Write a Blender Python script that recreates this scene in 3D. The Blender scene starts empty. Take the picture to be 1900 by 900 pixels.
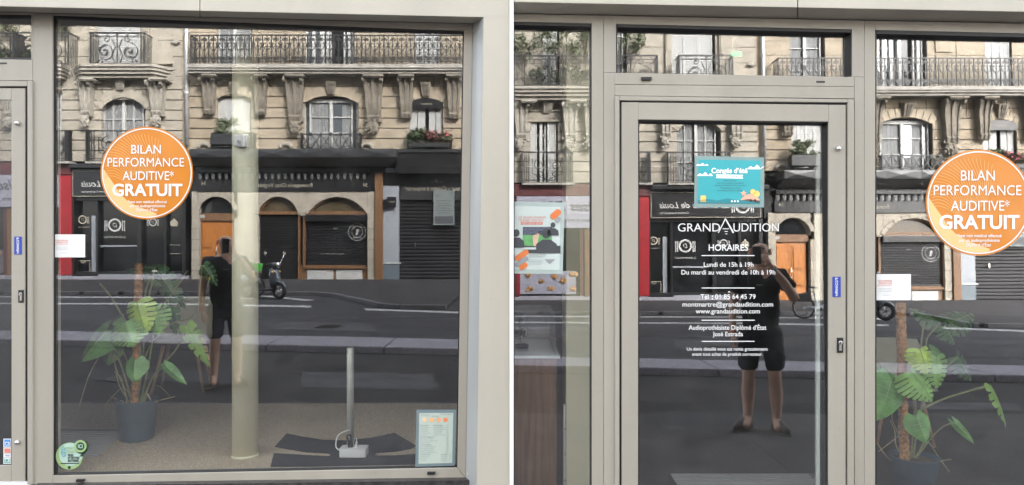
import bpy, bmesh, math, random
from mathutils import Vector, Matrix
random.seed(7)
R = math.radians
C = bpy.context.scene.collection
SC = bpy.context.scene

# ------------------------------------------------------------------ camera, sky, sun, exposure
S, D, ZC = 323.0, 4.0, 1.65          # pixels per metre on the glass plane, camera distance, eye height
cam = bpy.data.cameras.new('camera'); cam_o = bpy.data.objects.new('camera', cam); C.objects.link(cam_o)
cam_o.location = (0, -D, ZC); cam_o.rotation_euler = (R(90), 0, 0)
cam.sensor_fit = 'HORIZONTAL'; cam.sensor_width = 36; cam.lens = 36 * D / (1900 / S)
cam.clip_start = 0.05; cam.clip_end = 2000
SC.camera = cam_o
SUN_EL, SUN_AZ = 32.0, 34.0           # the sun stands behind the shop and lights the houses opposite
world = bpy.data.worlds.new('World'); SC.world = world; world.use_nodes = True
wn = world.node_tree.nodes; wl = world.node_tree.links
sky = wn.new('ShaderNodeTexSky'); sky.sky_type = 'NISHITA'; sky.sun_disc = False
sky.sun_elevation = R(SUN_EL); sky.sun_rotation = R(SUN_AZ)
sky.air_density = 1.0; sky.dust_density = 3.5; sky.ozone_density = 0.6
veil = wn.new('ShaderNodeHueSaturation'); veil.inputs['Saturation'].default_value = .25      # thin even cloud takes the blue out
wl.new(sky.outputs[0], veil.inputs['Color']); wl.new(veil.outputs[0], wn['Background'].inputs[0]); wn['Background'].inputs[1].default_value = .15
sun = bpy.data.lights.new('sun', 'SUN'); sun.energy = 1.3; sun.angle = R(14); sun.color = (1, .955, .89)
sun_o = bpy.data.objects.new('sun', sun); C.objects.link(sun_o)
sd = Vector((math.sin(R(SUN_AZ)) * math.cos(R(SUN_EL)), math.cos(R(SUN_AZ)) * math.cos(R(SUN_EL)), math.sin(R(SUN_EL))))
sun_o.rotation_euler = sd.to_track_quat('Z', 'Y').to_euler(); sun_o.location = (0, 20, 30)
SC.view_settings.view_transform = 'Standard'; SC.view_settings.look = 'None'
SC.view_settings.gamma = 1; SC.view_settings.exposure = 3.42
SC.cycles.use_denoising = True; SC.cycles.max_bounces = 10; SC.cycles.transparent_max_bounces = 16
SC.cycles.sample_clamp_indirect = 6

# ------------------------------------------------------------------ measuring helpers (photo pixel -> place)
def W(px, py, y=0.0):                 # a point on the upright plane at depth y of the shopfront
    k = (D + y) / D / S
    return Vector(((px - 950) * k, y, ZC + (450 - py) * k))
TILT = 0.0174                         # the panes of the door bay lean back by one degree
def GR(px, py, off):                  # a point on the leaning panes of the door bay
    z = W(px, py).z
    return W(px, py, (z - ZC) * TILT - off)
FD = 25.6                             # distance from the shop glass to the houses opposite
def V(px, py, d=0.0):                 # a point on the front of the houses opposite, d metres proud of it
    r = (FD + D - d) / D
    return Vector(((px - 950) / S * r, -(FD - d), ZC + (450 - py) / S * r))
def G(px, py, z=0.0):                 # a point on the street, seen in the glass
    r = (ZC - z) * S / (py - 450)
    return Vector(((px - 950) / S * r, -(r - 1) * D, z))

# ------------------------------------------------------------------ materials
def mat(name, col, rough=.6, metal=0., var=.12, scale=6., bump=0., bscale=60., spec=.5, coat=0., emit=0., stretch=(1, 1, 1), col2=None, detail=6, wear=0.):
    m = bpy.data.materials.new(name); m.use_nodes = True
    n = m.node_tree.nodes; l = m.node_tree.links; b = n['Principled BSDF']
    b.inputs['Roughness'].default_value = rough; b.inputs['Metallic'].default_value = metal
    b.inputs['Specular IOR Level'].default_value = spec
    b.inputs['Coat Weight'].default_value = coat; b.inputs['Coat Roughness'].default_value = .03
    tc = n.new('ShaderNodeTexCoord'); mp = n.new('ShaderNodeMapping'); mp.inputs['Scale'].default_value = stretch
    l.new(tc.outputs['Object'], mp.inputs[0])
    nz = n.new('ShaderNodeTexNoise'); nz.inputs['Scale'].default_value = scale; nz.inputs['Detail'].default_value = detail
    l.new(mp.outputs[0], nz.inputs['Vector'])
    rp = n.new('ShaderNodeValToRGB'); l.new(nz.outputs['Fac'], rp.inputs[0])
    c2 = col2 or [c * (1 - var) for c in col]; c1 = [min(1, c * (1 + var * .7)) for c in col] if not col2 else col
    rp.color_ramp.elements[0].position = .32; rp.color_ramp.elements[1].position = .68
    rp.color_ramp.elements[0].color = (*c2, 1); rp.color_ramp.elements[1].color = (*c1, 1)
    l.new(rp.outputs[0], b.inputs['Base Color'])
    if wear:                              # specks, scuffs and run marks of the paint itself
        out = rp.outputs[0]
        for sc, st, lo, hi, tone, amt in ((85, (1, 1, .6), .66, .72, .6, wear), (9, (3, 3, .12), .6, .8, .7, wear * .6), (70, (.3, 1, 1), .7, .74, 1.35, wear * .8)):
            mq = n.new('ShaderNodeMapping'); mq.inputs['Scale'].default_value = st; l.new(tc.outputs['Object'], mq.inputs[0])
            nq = n.new('ShaderNodeTexNoise'); nq.inputs['Scale'].default_value = sc; nq.inputs['Detail'].default_value = 8; l.new(mq.outputs[0], nq.inputs['Vector'])
            rq = n.new('ShaderNodeMapRange'); rq.inputs[1].default_value = lo; rq.inputs[2].default_value = hi; rq.inputs[3].default_value = 0; rq.inputs[4].default_value = amt; l.new(nq.outputs['Fac'], rq.inputs[0])
            mx = n.new('ShaderNodeMix'); mx.data_type = 'RGBA'; l.new(rq.outputs[0], mx.inputs['Factor']); l.new(out, mx.inputs['A']); mx.inputs['B'].default_value = (*[min(1, c * tone) for c in col], 1); out = mx.outputs['Result']
        l.new(out, b.inputs['Base Color'])
    if bump:
        n2 = n.new('ShaderNodeTexNoise'); n2.inputs['Scale'].default_value = bscale; n2.inputs['Detail'].default_value = 4
        l.new(mp.outputs[0], n2.inputs['Vector'])
        bp = n.new('ShaderNodeBump'); bp.inputs['Strength'].default_value = bump; bp.inputs['Distance'].default_value = .02
        l.new(n2.outputs['Fac'], bp.inputs['Height']); l.new(bp.outputs[0], b.inputs['Normal'])
    if emit:
        l.new(rp.outputs[0], b.inputs['Emission Color']); b.inputs['Emission Strength'].default_value = emit
    return m
def glass(name, refl, tint=(.95, .97, .96), dust=.012):
    m = bpy.data.materials.new(name); m.use_nodes = True
    n = m.node_tree.nodes; l = m.node_tree.links; n.remove(n['Principled BSDF'])
    t = n.new('ShaderNodeBsdfTransparent'); t.inputs[0].default_value = (*tint, 1)
    g = n.new('ShaderNodeBsdfGlossy'); g.inputs['Roughness'].default_value = 0; g.inputs['Color'].default_value = (.97, .98, 1, 1)
    d = n.new('ShaderNodeBsdfDiffuse'); d.inputs[0].default_value = (.6, .6, .58, 1)
    tc = n.new('ShaderNodeTexCoord')
    lw = n.new('ShaderNodeLayerWeight'); lw.inputs[0].default_value = .25
    mr = n.new('ShaderNodeMapRange'); mr.inputs[3].default_value = refl; mr.inputs[4].default_value = min(1, refl + .35)
    l.new(lw.outputs['Facing'], mr.inputs[0])
    wv = n.new('ShaderNodeTexNoise'); wv.inputs['Scale'].default_value = 1.3; wv.inputs['Detail'].default_value = 1
    l.new(tc.outputs['Object'], wv.inputs['Vector'])
    bp = n.new('ShaderNodeBump'); bp.inputs['Strength'].default_value = .02; bp.inputs['Distance'].default_value = .012
    l.new(wv.outputs['Fac'], bp.inputs['Height']); l.new(bp.outputs[0], g.inputs['Normal'])
    a = n.new('ShaderNodeMixShader'); l.new(mr.outputs[0], a.inputs[0]); l.new(t.outputs[0], a.inputs[1]); l.new(g.outputs[0], a.inputs[2])
    nz = n.new('ShaderNodeTexNoise'); nz.inputs['Scale'].default_value = 5; nz.inputs['Detail'].default_value = 8
    l.new(tc.outputs['Object'], nz.inputs['Vector'])
    mm = n.new('ShaderNodeMapRange'); mm.inputs[1].default_value = .45; mm.inputs[2].default_value = .75; mm.inputs[3].default_value = dust * .4; mm.inputs[4].default_value = dust * 2
    l.new(nz.outputs['Fac'], mm.inputs[0])
    e = n.new('ShaderNodeMixShader'); l.new(mm.outputs[0], e.inputs[0]); l.new(a.outputs[0], e.inputs[1]); l.new(d.outputs[0], e.inputs[2])
    l.new(e.outputs[0], n['Material Output'].inputs[0])
    return m
M = {}
M['frame'] = mat('frame_paint', (.39, .36, .3), .42, 0, .09, 3.5, .03, 90, stretch=(1, 1, .18), wear=.3)
M['clad'] = mat('cladding_paint', (.51, .47, .39), .4, 0, .08, 2.4, .015, 60, stretch=(1, 1, .3), wear=.2)
M['reveal'] = mat('reveal_metal', (.42, .43, .42), .32, .1, .05, 2, stretch=(1, 1, .2))
M['gasket'] = mat('rubber_gasket', (.012, .012, .012), .5, 0, .2)
M['pane'] = glass('shop_glass', .14, (.985, .99, .985), .007)
M['stone_dark'] = mat('dark_plinth_stone', (.05, .047, .046), .35, 0, .5, 30, .2, 80)
M['white'] = mat('white_paint', (.8, .8, .78), .45, 0, .03)
M['print_white'] = mat('white_vinyl', (.86, .86, .84), .5, 0, .02)
M['print_black'] = mat('black_print', (.02, .02, .022), .5, 0, .1)
M['print_grey'] = mat('grey_print', (.28, .29, .3), .5, 0, .1)
M['orange'] = mat('orange_vinyl', (.56, .19, .012), .3, 0, .06, 5, coat=.5)
M['orange_line'] = mat('pale_orange_print', (.78, .44, .16), .4, 0, .03, coat=.4)
M['cream_print'] = mat('cream_print', (.75, .48, .2), .4, 0, .08, 4, coat=.4)
M['red_print'] = mat('red_print', (.62, .2, .15), .5, 0, .05)
M['blue'] = mat('blue_plate', (.025, .055, .33), .35, 0, .06)
M['steel'] = mat('brushed_steel', (.62, .62, .6), .28, .9, .06, 40, stretch=(1, 1, .05))
M['black'] = mat('black_plastic', (.015, .015, .016), .4, 0, .2)
M['stone'] = mat('pale_limestone', (.35, .315, .258), .85, 0, .16, 2.2, .25, 25)
M['stone2'] = mat('beige_limestone', (.36, .302, .225), .85, 0, .18, 1.8, .25, 25)
M['stone3'] = mat('warm_limestone', (.325, .265, .19), .85, 0, .2, 2.5, .25, 25)
M['joint'] = mat('mortar_joint', (.08, .07, .06), .95, 0, .2)
M['carve'] = mat('weathered_carving', (.2, .175, .14), .9, 0, .35, 6, .6, 30)
M['carve1'] = mat('pale_carving', (.33, .305, .26), .9, 0, .2, 6, .5, 30)
M['slab'] = mat('balcony_stone', (.33, .31, .275), .85, 0, .25, 3, .3, 25)
M['iron'] = mat('wrought_iron', (.02, .021, .022), .45, .3, .2)
M['opp_white'] = mat('white_joinery', (.47, .47, .455), .5, 0, .06)
M['opp_grey'] = mat('grey_shutter', (.36, .36, .35), .6, 0, .06)
M['opp_glass'] = mat('house_window_glass', (.06, .07, .075), .04, 0, .6, .9, spec=1)
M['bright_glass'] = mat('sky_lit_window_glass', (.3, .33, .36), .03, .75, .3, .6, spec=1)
M['curtain'] = mat('net_curtain', (.2, .205, .205), .8, 0, .4, 9, stretch=(4, 4, .15))
M['zinc'] = mat('zinc_pipe', (.5, .52, .54), .45, .3, .08)
M['dark_metal'] = mat('dark_canopy_metal', (.035, .036, .038), .42, .2, .25, 3)
M['canopy_under'] = mat('grey_canopy_lining', (.14, .14, .14), .5, 0, .1)
M['shutter'] = mat('roller_shutter_metal', (.032, .032, .034), .34, .5, .25, 1.5, stretch=(.3, 1, 3))
M['shopblack'] = mat('black_shop_paint', (.012, .012, .013), .3, 0, .2)
M['shopglass'] = mat('dark_shop_glass', (.008, .009, .01), .05, 0, .5, 1, spec=.6)
M['red'] = mat('red_shop_paint', (.3, .01, .016), .4, 0, .1)
M['maroon'] = mat('maroon_band', (.09, .016, .018), .5, 0, .2)
M['wood_door'] = mat('honey_oak_varnish', (.42, .15, .025), .4, 0, .25, 4, .1, 30, stretch=(6, 6, .5))
M['wood_trim'] = mat('oak_trim', (.17, .085, .035), .5, 0, .25, 4, stretch=(6, 6, .5))
M['sign_grey'] = mat('lavender_grey_sign', (.3, .3, .36), .5, 0, .05)
M['panel_grey'] = mat('light_grey_panel', (.28, .3, .33), .5, 0, .06)
M['panel_blue'] = mat('slate_panel', (.1, .125, .145), .5, 0, .1)
M['gold_dim'] = mat('dim_gold_letter', (.42, .38, .3), .5, 0, .1)
M['leaf'] = mat('monstera_leaf', (.14, .35, .075), .38, 0, .35, 14, coat=.2)
M['leaf_deep'] = mat('shade_toned_leaf', (.06, .17, .045), .4, 0, .35, 14, coat=.2)  # monstera leaf with shade put into the colour, for leaves further back
M['leaf_bright'] = mat('young_monstera_leaf', (.5, .72, .09), .38, 0, .3, 14, coat=.2)
M['leaf_pale'] = mat('pale_monstera_leaf', (.27, .52, .13), .4, 0, .3, 14, coat=.2)
M['leaf_old'] = mat('yellowed_leaf', (.27, .45, .07), .5, 0, .3, 9, col2=(.18, .36, .06))
M['leaf_dry'] = mat('dry_leaf_edge', (.66, .52, .28), .7, 0, .3, 30, col2=(.36, .2, .07))
M['vein'] = mat('leaf_vein', (.28, .42, .16), .5)
M['stem'] = mat('plant_stem', (.23, .29, .1), .5, 0, .3, 20, col2=(.19, .17, .08))
M['root'] = mat('dry_aerial_root', (.4, .33, .2), .8, 0, .3, 30)
M['coir'] = mat('coir_pole', (.6, .3, .11), .95, 0, .5, 45, .9, 90)
M['pot'] = mat('slate_blue_pot', (.06, .1, .135), .6, 0, .18, 6, .08, 60)
M['soil'] = mat('potting_soil', (.12, .095, .06), .95, 0, .6, 60, .8, 90)
M['carpet'] = mat('brown_carpet', (.62, .5, .355), .98, 0, .45, 150, .8, 170, detail=3)
M['floor_shade'] = mat('shade_toned_floor', (.04, .037, .035), .5, 0, .2, 8)
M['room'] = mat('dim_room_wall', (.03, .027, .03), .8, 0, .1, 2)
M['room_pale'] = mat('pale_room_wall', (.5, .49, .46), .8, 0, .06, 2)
M['ceil'] = mat('room_ceiling', (.2, .2, .195), .8, 0, .05)
M['column'] = mat('cream_column_paint', (.68, .65, .47), .6, 0, .07, 3, .05, 20, wear=.35)
M['mat_black'] = mat('black_card', (.018, .019, .026), .8, 0, .3, 20, .2, 60)
M['cable'] = mat('white_cable', (.68, .68, .64), .5)
M['chair_olive'] = mat('olive_plastic', (.72, .69, .5), .5, 0, .08)
M['chair_wood'] = mat('beech_leg', (.55, .32, .18), .5, 0, .2, 4, stretch=(8, 8, 1))
M['paper'] = mat('printed_paper', (.52, .6, .52), .5, 0, .03)
M['notice'] = mat('grey_green_notice', (.17, .2, .195), .5, 0, .06)
M['kerb_dark'] = mat('worn_kerb_stone', (.13, .125, .135), .85, 0, .3, 20, .3, 90)
M['sleeve'] = mat('grey_plastic_sleeve', (.16, .21, .22), .3, 0, .1)
M['asphalt'] = mat('asphalt', (.044, .043, .05), .8, 0, .45, 1.6, .6, 120, stretch=(.3, 1, 1), wear=.5)
M['asphalt2'] = mat('pavement_asphalt', (.037, .034, .036), .88, 0, .4, 1.3, .6, 140, wear=.5)
M['granite'] = mat('granite_kerb', (.32, .31, .35), .8, 0, .35, 25, .4, 90)
M['road_white'] = mat('worn_road_paint', (.5, .5, .5), .8, 0, .5, 7)
M['skin'] = mat('skin', (.58, .37, .28), .5, 0, .12, 9)
M['shirt'] = mat('black_cotton', (.012, .012, .014), .85, 0, .2, 30, .2, 90)
M['shorts'] = mat('navy_black_cotton', (.014, .015, .024), .85, 0, .2, 30, .2, 90)
M['shoe'] = mat('brown_grey_shoe', (.12, .105, .095), .7, 0, .4, 30, .4, 60)
M['sole'] = mat('shoe_sole', (.2, .18, .16), .8, 0, .2)
M['wrist'] = mat('orange_band', (.7, .12, .05), .5)
M['tyre'] = mat('tyre_rubber', (.015, .015, .015), .8, 0, .2)
M['scoot'] = mat('grey_scooter_paint', (.12, .14, .16), .25, .4, .08, coat=.6)
M['chrome'] = mat('chrome', (.75, .75, .75), .12, 1, .03)
M['seat'] = mat('brown_seat_vinyl', (.09, .06, .05), .55, 0, .15)
M['bike_white'] = mat('white_bike_paint', (.62, .66, .72), .35, 0, .06)
M['green'] = mat('bright_green_plastic', (.14, .62, .1), .45, 0, .05)
M['teal'] = mat('teal_poster_print', (.035, .35, .38), .5, 0, .06, 2)
M['teal_dark'] = mat('dark_teal_poster_print', (.02, .22, .25), .5, 0, .06, 2)
M['scr_white'] = mat('white_screen_print', (.85, .9, .9), .5, 0, .02)
M['scr_pink'] = mat('salmon_screen_print', (.85, .4, .28), .5, 0, .05)
M['scr_yellow'] = mat('yellow_screen_print', (.9, .55, .15), .5, 0, .05)
M['frosted'] = mat('frosted_sleeve', (.2, .3, .29), .4, 0, .08)
M['poster_white'] = mat('white_poster_print', (.6, .68, .64), .5, 0, .03)  # plain white print, no glow of its own
M['poster_dark'] = mat('charcoal_poster_print', (.05, .055, .06), .5, 0, .1)
M['poster_green'] = mat('pitch_green_print', (.12, .35, .12), .5, 0, .2, 20)
M['poster_skin'] = mat('tan_poster_print', (.6, .42, .3), .5, 0, .2, 20)
M['food'] = mat('food_print', (.5, .24, .07), .6, 0, .6, 8, col2=(.2, .12, .05))
M['counter_wood'] = mat('walnut_counter', (.16, .085, .045), .5, 0, .3, 5, stretch=(8, 8, .6))
M['counter_top'] = mat('glass_counter_top', (.8, .86, .85), .2, 0, .03)
M['exit'] = mat('lit_exit_sign', (.03, .75, .2), .5, 0, .02, emit=.14)
M['sage'] = mat('sage_sticker', (.34, .5, .22), .5, 0, .04)
M['sage_pale'] = mat('pale_sage_sticker', (.45, .62, .52), .5, 0, .04)
M['bottle'] = mat('dark_green_print', (.02, .06, .03), .5)
M['shrub'] = mat('shrub_leaf', (.05, .075, .03), .6, 0, .5, 3)
M['shrub2'] = mat('grey_green_leaf', (.11, .13, .07), .6, 0, .4, 3)
M['flower'] = mat('pink_flower', (.55, .13, .17), .6, 0, .4, 9)
M['bark'] = mat('bark', (.1, .08, .06), .9, 0, .3)
M['brown_win'] = mat('bronze_fanlight_glass', (.075, .058, .035), .12, 0, .3, 2)
M['wall_back'] = mat('rendered_wall', (.4, .37, .32), .9, 0, .12, 1)

def tone(m, k):                        # the same paint or stone, a shade deeper
    for n in m.node_tree.nodes:
        if n.type == 'VALTORGB':
            for e in n.color_ramp.elements: e.color = (*[c * k for c in e.color[:3]], 1)
        if n.type == 'MIX' and n.data_type == 'RGBA':
            b = n.inputs['B'].default_value; n.inputs['B'].default_value = (b[0] * k, b[1] * k, b[2] * k, 1)
for k_ in ('frame', 'clad', 'reveal', 'stone', 'stone2', 'stone3', 'carve', 'carve1', 'slab', 'opp_white', 'opp_grey', 'zinc', 'wood_door', 'wood_trim', 'red', 'sign_grey', 'panel_grey', 'asphalt', 'asphalt2', 'granite',
           'kerb_dark', 'road_white', 'paper', 'poster_white', 'sage', 'sage_pale', 'scoot', 'bike_white', 'shopblack', 'shutter', 'dark_metal', 'canopy_under', 'curtain', 'gold_dim', 'counter_top', 'stone_dark', 'bright_glass', 'maroon', 'notice', 'print_white', 'green', 'white'):
    tone(M[k_], .82)

# ------------------------------------------------------------------ mesh helpers
class MB:
    def __init__(s): s.v = []; s.f = []
    def add(s, vs, fs):
        o = len(s.v); s.v += [tuple(v) for v in vs]; s.f += [tuple(i + o for i in f) for f in fs]; return s
    def hexa(s, p):                    # 8 points: front quad then back quad
        return s.add(p, [(0, 1, 2, 3), (7, 6, 5, 4), (0, 4, 5, 1), (1, 5, 6, 2), (2, 6, 7, 3), (3, 7, 4, 0)])
    def box(s, x0, x1, y0, y1, z0, z1):
        return s.hexa([(x0, y0, z0), (x1, y0, z0), (x1, y0, z1), (x0, y0, z1), (x0, y1, z0), (x1, y1, z0), (x1, y1, z1), (x0, y1, z1)])
    def prism(s, a, b):                # two matching rings
        n = len(a)
        return s.add(list(a) + list(b), [tuple(range(n)), tuple(range(2 * n - 1, n - 1, -1))] + [(i, i + n, (i + 1) % n + n, (i + 1) % n) for i in range(n)])
    def poly(s, pts): return s.add(pts, [tuple(range(len(pts)))])
    def rings(s, rs, cap=True):
        n = len(rs[0]); o = []; f = []
        for r in rs: o += list(r)
        for k in range(len(rs) - 1):
            for i in range(n):
                j = (i + 1) % n; f.append((k * n + i, k * n + j, (k + 1) * n + j, (k + 1) * n + i))
        if cap: f += [tuple(range(n - 1, -1, -1)), tuple(range((len(rs) - 1) * n, len(rs) * n))]
        return s.add(o, f)
    def tube(s, pts, rad, n=6):
        pts = [Vector(p) for p in pts]; rs = []
        for i, p in enumerate(pts):
            t = (pts[min(i + 1, len(pts) - 1)] - pts[max(i - 1, 0)]).normalized()
            a = t.cross(Vector((0, 1, 0)) if abs(t.y) < .9 else Vector((1, 0, 0))).normalized(); b = t.cross(a)
            r = rad[i] if isinstance(rad, (list, tuple)) else rad
            rs.append([p + (a * math.cos(6.2832 * k / n) + b * math.sin(6.2832 * k / n)) * r for k in range(n)])
        return s.rings(rs)
    def lathe(s, prof, c, n=20, axis='z'):
        rs = []
        for r, h in prof:
            ring = []
            for k in range(n):
                a = 6.2832 * k / n; u, w = r * math.cos(a), r * math.sin(a)
                ring.append((c[0] + u, c[1] + w, c[2] + h) if axis == 'z' else (c[0] + u, c[1] + h, c[2] + w) if axis == 'y' else (c[0] + h, c[1] + u, c[2] + w))
            rs.append(ring)
        return s.rings(rs)
    def ball(s, c, r, n=10, m=7):
        r = r if isinstance(r, (list, tuple)) else (r, r, r); rs = []
        for i in range(1, m):
            a = math.pi * i / m
            rs.append([(c[0] + r[0] * math.sin(a) * math.cos(6.2832 * k / n), c[1] + r[1] * math.sin(a) * math.sin(6.2832 * k / n), c[2] - r[2] * math.cos(a)) for k in range(n)])
        return s.rings(rs)
    def torus(s, c, R0, r, n=24, m=8, axis='y'):
        o = []; f = []
        for i in range(n):
            a = 6.2832 * i / n
            for k in range(m):
                b = 6.2832 * k / m; q = R0 + r * math.cos(b); h = r * math.sin(b)
                u, w = q * math.cos(a), q * math.sin(a)
                o.append((c[0] + u, c[1] + h, c[2] + w) if axis == 'y' else (c[0] + u, c[1] + w, c[2] + h))
                f.append((i * m + k, i * m + (k + 1) % m, ((i + 1) % n) * m + (k + 1) % m, ((i + 1) % n) * m + k))
        return s.add(o, f)
    def bar(s, pts, t, d0, d1):        # flat iron bar along a line of (x, z) points, t wide, from y=d0 to y=d1
        rs = []
        for i, p in enumerate(pts):
            a = pts[max(i - 1, 0)]; b = pts[min(i + 1, len(pts) - 1)]
            dx, dz = b[0] - a[0], b[1] - a[1]; L = math.hypot(dx, dz) or 1; nx, nz = -dz / L * t / 2, dx / L * t / 2
            rs.append([(p[0] + nx, d0, p[1] + nz), (p[0] - nx, d0, p[1] - nz), (p[0] - nx, d1, p[1] - nz), (p[0] + nx, d1, p[1] + nz)])
        return s.rings(rs)
    def mesh(s, name, m=None, smooth=False, off=(0, 0, 0)):
        me = bpy.data.meshes.new(name)
        me.from_pydata([(v[0] - off[0], v[1] - off[1], v[2] - off[2]) for v in s.v], [], s.f)
        bm = bmesh.new(); bm.from_mesh(me); bmesh.ops.recalc_face_normals(bm, faces=bm.faces); bm.to_mesh(me); bm.free()
        if m: me.materials.append(M[m] if isinstance(m, str) else m)
        if smooth:
            for p in me.polygons: p.use_smooth = True
        return me
    def build(s, name, m, parent=None, smooth=False, bevel=0):
        off = worldloc(parent) if parent else (0, 0, 0)
        o = bpy.data.objects.new(name, s.mesh(name, m, smooth, off)); C.objects.link(o)
        if parent: o.parent = parent
        if bevel:
            b = o.modifiers.new('bevel', 'BEVEL'); b.width = bevel; b.segments = 2; b.limit_method = 'ANGLE'; b.harden_normals = False
        if smooth == 'auto' or (smooth and smooth is not True): pass
        return o
def worldloc(o):
    v = Vector((0, 0, 0))
    while o: v += o.location; o = o.parent
    return v
def tag(o, label=None, cat=None, group=None, kind=None):
    if label: o['label'] = label
    if cat: o['category'] = cat
    if group: o['group'] = group
    if kind: o['kind'] = kind
    return o
def thing(name, loc, label, cat, group=None):
    o = bpy.data.objects.new(name, None); C.objects.link(o); o.location = loc; o.empty_display_size = .2
    return tag(o, label, cat, group)
def copy_tree(o, parent=None):
    c = o.copy(); C.objects.link(c); c.parent = parent
    for ch in list(o.children): copy_tree(ch, c)
    return c
def inst(name, me, parent, loc, rz=0):
    o = bpy.data.objects.new(name, me); C.objects.link(o); o.parent = parent
    o.location = Vector(loc) - worldloc(parent) if parent else loc; o.rotation_euler = (0, 0, rz); return o
# flat lettering: outlines of the built-in face, laid out in photo pixels then carried onto a surface
_tc = {}
def glyphs(body, bold=0., shear=0.):
    if 'M' in body and bold > 0: bold = 0.     # the widened M folds over itself
    k = (body, bold, shear)
    if k not in _tc:
        cu = bpy.data.curves.new('lettering', 'FONT'); cu.body = body; cu.size = 1; cu.offset = bold; cu.shear = shear; cu.resolution_u = 4
        o = bpy.data.objects.new('lettering', cu); C.objects.link(o)
        bpy.context.view_layer.update()
        me = o.evaluated_get(bpy.context.evaluated_depsgraph_get()).to_mesh()
        vs = [(v.co.x, v.co.y) for v in me.vertices]; fs = [tuple(p.vertices) for p in me.polygons]
        o.to_mesh_clear(); bpy.data.objects.remove(o); bpy.data.curves.remove(cu)
        _tc[k] = (vs, fs)
    return _tc[k]
CAP = None
def text(mb, body, x0, x1, base, cap, fn, bold=0., shear=0., slope=0., rot=False):
    """body from pixel x0 to pixel x1 (x1 < x0 when it is read from the other side), capital height cap"""
    global CAP
    if CAP is None: CAP = max(v[1] for v in glyphs('H')[0])
    vs, fs = glyphs(body, bold, shear)
    if not vs: return
    lo = min(v[0] for v in vs); hi = max(v[0] for v in vs); kx = (x1 - x0) / (hi - lo); ky = cap / CAP
    out = []
    for a, b in vs:
        px = x0 + (a - lo) * kx; py = base - b * ky + slope * (px - x0)
        out.append(fn(px, py))
    mb.add(out, fs)
def vtext(mb, body, cx, y0, y1, w, fn, bold=.02):      # letters stacked under each other
    n = len(body); h = (y1 - y0) / n
    for i, ch in enumerate(body): text(mb, ch, cx - w / 2, cx + w / 2, y0 + (i + .9) * h, h * .78, fn, bold)
def disc(cx, cy, r, fn, n=40, a0=0, a1=6.28319):
    return [fn(cx + r * math.cos(a0 + (a1 - a0) * i / n), cy + r * math.sin(a0 + (a1 - a0) * i / n)) for i in range(n)]
def ringband(mb, cx, cy, r0, r1, fn, n=48):
    a = disc(cx, cy, r0, fn, n); b = disc(cx, cy, r1, fn, n)
    mb.add(a + b, [(i, (i + 1) % n, n + (i + 1) % n, n + i) for i in range(n)])
def rect(x0, y0, x1, y1, fn): return [fn(x0, y1), fn(x1, y1), fn(x1, y0), fn(x0, y0)]
# ================================================================== THE SETTING
def lerp(a, b, t): return a + (b - a) * t
# ground: one asphalt sheet to the horizon, near pavement, raised kerb line, far pavement with a bulge, markings
tag(MB().add([(-400, -400, -.016), (400, -400, -.016), (400, 400, -.016), (-400, 400, -.016)], [(0, 1, 2, 3)]).build('road', 'asphalt'), kind='structure')
KA, KB = Vector((-7.9, -7.15, 0)), Vector((7.2, -5.05, 0))          # front edge line of the kerb strip
def kerb_at(x, back=0.0): return lerp(KA.y, KB.y, (x - KA.x) / (KB.x - KA.x)) - back
pv = MB().prism([(-40, .6, -.012), (-40, kerb_at(-40) + .01, -.012), (40, kerb_at(40) + .01, -.012), (40, .6, -.012)],
                [(-40, .6, 0), (-40, kerb_at(-40) + .01, 0), (40, kerb_at(40) + .01, 0), (40, .6, 0)]).build('pavement', 'asphalt2')
tag(pv, kind='structure')
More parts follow.
